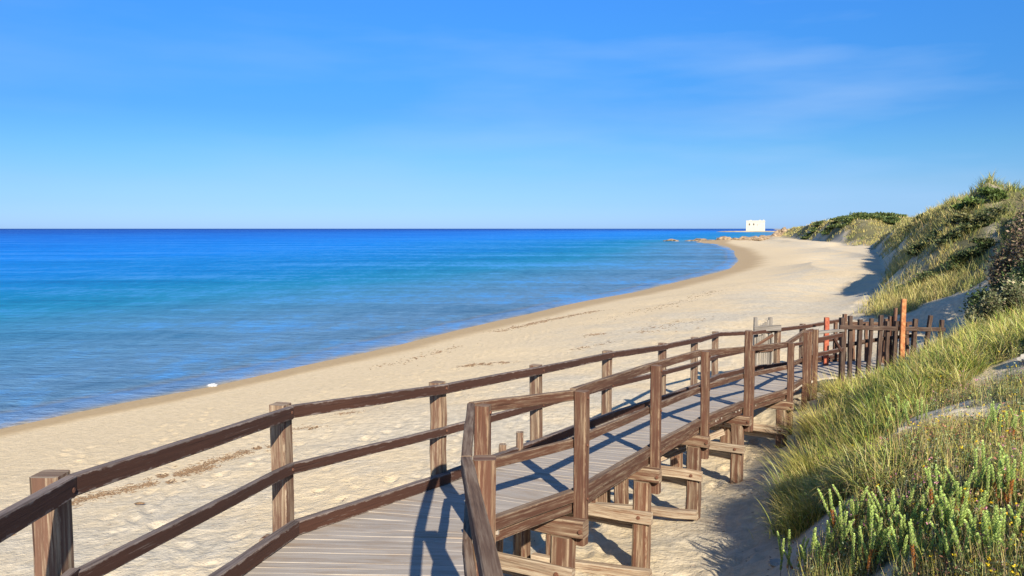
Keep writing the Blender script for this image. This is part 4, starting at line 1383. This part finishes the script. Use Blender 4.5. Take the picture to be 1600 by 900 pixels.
# distinct grass tussocks overhanging the boardwalk edge
def tussock(label, x_, y_, n_, L0, seed, leanx=0.0, leany=0.0, straw=.6):
    r = np.random.default_rng(seed)
    z_ = float(height([x_], [y_], False)[0])
    ra = r.uniform(0, 6.28, n_); rad = np.abs(r.normal(0, .13, n_))
    rad *= 1.6
    p = np.stack([np.cos(ra) * rad, np.sin(ra) * rad, np.full(n_, -.03) - rad * .35], 1)
    az = np.arctan2(np.sin(ra) + leany + r.normal(0, .6, n_), np.cos(ra) + leanx * .7 + r.normal(0, .6, n_))
    V, F_, I, C_ = blades(p, r.uniform(.55, 1.1, n_) * L0, r.uniform(.006, .011, n_), az, r.uniform(.05, .55, n_), r.uniform(.4, 1.6, n_),
                          palette(n_, [GREEN, YGREEN], [.4, .6]), palette(n_, [STRAW, YGREEN, BRIGHT], [straw, .9 - straw, .1]), 5)
    o = npmesh('grass_tussock', V, F_, I, M_GRASS, colors=C_)
    o.location = (x_, y_, z_)
    tag(o, label, 'grass tussock')


tussock('straw coloured tussock drooping over the boardwalk edge by its right hand posts', 5.45, 14.2, 900, .75, 71, -.2, 0, .6)
tussock('leaning yellow tussock between the last right posts and the dark fence', 6.75, 16.6, 700, .8, 72, -.3, 0, .65)
tussock('drooping dry tussock lowest on the bank next to the open sand', 3.85, 10.2, 800, .62, 73, -.6, -.4, .6)
tussock('green and straw tussock on the bank beside the third pile trestle', 4.3, 11.4, 800, .68, 74, -.4, -.1, .45)
tussock('shaggy tussock at the front edge of the bank above the shaded sand', 3.4, 9.0, 600, .5, 75, -.5, -.5, .45)

# ------------------------------------------------------------------ debris on the beach
def debris(name, label, pts, material, smin, smax, flat=.35):
    V = []; I = []; C_ = []
    n_ = len(pts)
    z = height(pts[:, 0], pts[:, 1])
    for k in range(n_):
        s_ = random.uniform(smin, smax) ; a = random.uniform(0, 6.28); l = s_ * random.uniform(1, 3)
        ca, sa = math.cos(a), math.sin(a)
        b0 = len(V)
        for (q, w_) in ((-l, 0), (-l * .3, s_ * .5), (l * .5, s_ * .35), (l, 0), (l * .4, -s_ * .5), (-l * .4, -s_ * .4)):
            V.append((pts[k, 0] + q * ca - w_ * sa, pts[k, 1] + q * sa + w_ * ca, z[k] - .004))
        V.append((pts[k, 0], pts[k, 1], z[k] + s_ * flat))
        for j in range(6): I += [b0 + j, b0 + (j + 1) % 6, b0 + 6]; C_.append(3)
        I += [b0 + j for j in range(5, -1, -1)]; C_.append(6)
    o = npmesh(name, V, C_, I, material)
    tag(o, label, 'seaweed' if 'weed' in name else 'debris', kind='stuff')


def gpts(poly_uv, n_, spread_px, y0=4, y1=80):
    out = []
    P = [ground_hit(u, v, y0, y1) for u, v in poly_uv]
    seg = [math.dist(a[:2], b2[:2]) for a, b2 in zip(P[:-1], P[1:])]
    for _ in range(n_):
        k = random.choices(range(len(seg)), seg)[0]
        t = random.random()
        a, b2 = P[k], P[k + 1]
        x_ = a[0] + (b2[0] - a[0]) * t; y_ = a[1] + (b2[1] - a[1]) * t
        c_ = .35 + .65 * math.sin(t * 9 + k * 2) ** 2
        out.append((x_ + random.gauss(0, spread_px) * c_, y_ + random.gauss(0, spread_px) * c_))
    return np.array(out)


debris('seaweed_line', 'brown line of dry seaweed across the sand behind the left railing', np.concatenate([gpts([(95, 792), (150, 776), (250, 752), (330, 722), (400, 703), (430, 697)], 3000, .19),
       gpts([(240, 748), (330, 730)], 700, .12), gpts([(450, 676), (500, 668)], 250, .2), gpts([(530, 650), (560, 645)], 120, .2)]), M_WEED, .010, .032)
debris('seaweed_drift', 'thin brown seaweed drift near the water along the beach', np.concatenate([gpts([(590, 575), (650, 560), (720, 541)], 160, .5, 15, 80), gpts([(950, 500), (1040, 478), (1120, 455)], 260, .8, 25, 140), gpts([(1000, 520), (1100, 500)], 120, .8, 20, 90), gpts([(780, 518), (850, 502), (940, 485)], 900, .45, 20, 90), gpts([(730, 572), (790, 566)], 300, .3, 15, 60),
       gpts([(920, 525), (940, 523)], 60, .25, 20, 60), gpts([(880, 550), (960, 535)], 60, .4, 15, 60)]), M_WEED, .018, .06)
x, y = scatter(9000, 5, 90, -34, 26)
s = sdist(TOE, x, y); cc_ = sdist(COAST, x, y)
k = (s < 0) & (cc_ > 3) & (rng.random(len(x)) < .12 + .25 * sstep(5, 12, cc_)) & ~on_deck(x, y, -.2)
x, y = x[k][:1500], y[k][:1500]
debris('beach_litter', 'small dark twigs and pebbles scattered over the sand', np.stack([x, y], 1), M_PEBBLE, .008, .026)

# a few larger things on the sand
p = ground_hit(332, 604, 15, 60)
o = blob('sea_foam', (p[0], p[1], .02), (.17, .10, .075), 5, M_FOAM, 3, rough=.5)
tag(o, 'small white lump of foam at the water edge', 'foam')
for k, (u, v, lb) in enumerate(((218, 788, 'flat brown piece of driftwood on the sand below the left top rail'), (380, 872, 'brown driftwood chip against the left kerb of the boardwalk'),
                                (15, 838, 'short brown stick on the sand at the left edge'))):
    p = ground_hit(u, v, 4, 20)
    o = blob('driftwood', (p[0], p[1], p[2] + .01), (.09, .03, .02), 15 + k, M_WEED, 2, rough=.4)
    o.rotation_euler.z = .3 * k
    tag(o, lb, 'driftwood')
for k, (x_, y_, sc, lb) in enumerate(((4.9, 9.9, .13, 'pale stone lying in the low plants beside the spurge'), (8.2, 12.3, .22, 'large pale stone in the sandy gap at the right edge'),
                                      (7.6, 11.8, .15, 'smaller pale stone below the large one at the right edge'), (2.75, 8.25, .07, 'small stone on the shaded sand at the foot of the bank'))):
    q = at(x_, y_)
    o = blob('stone', (q[0], q[1], q[2] + sc * .25), (sc * 1.4, sc, sc * .6), 40 + k, M_STONE, 3, rough=.4)
    tag(o, lb, 'stone')
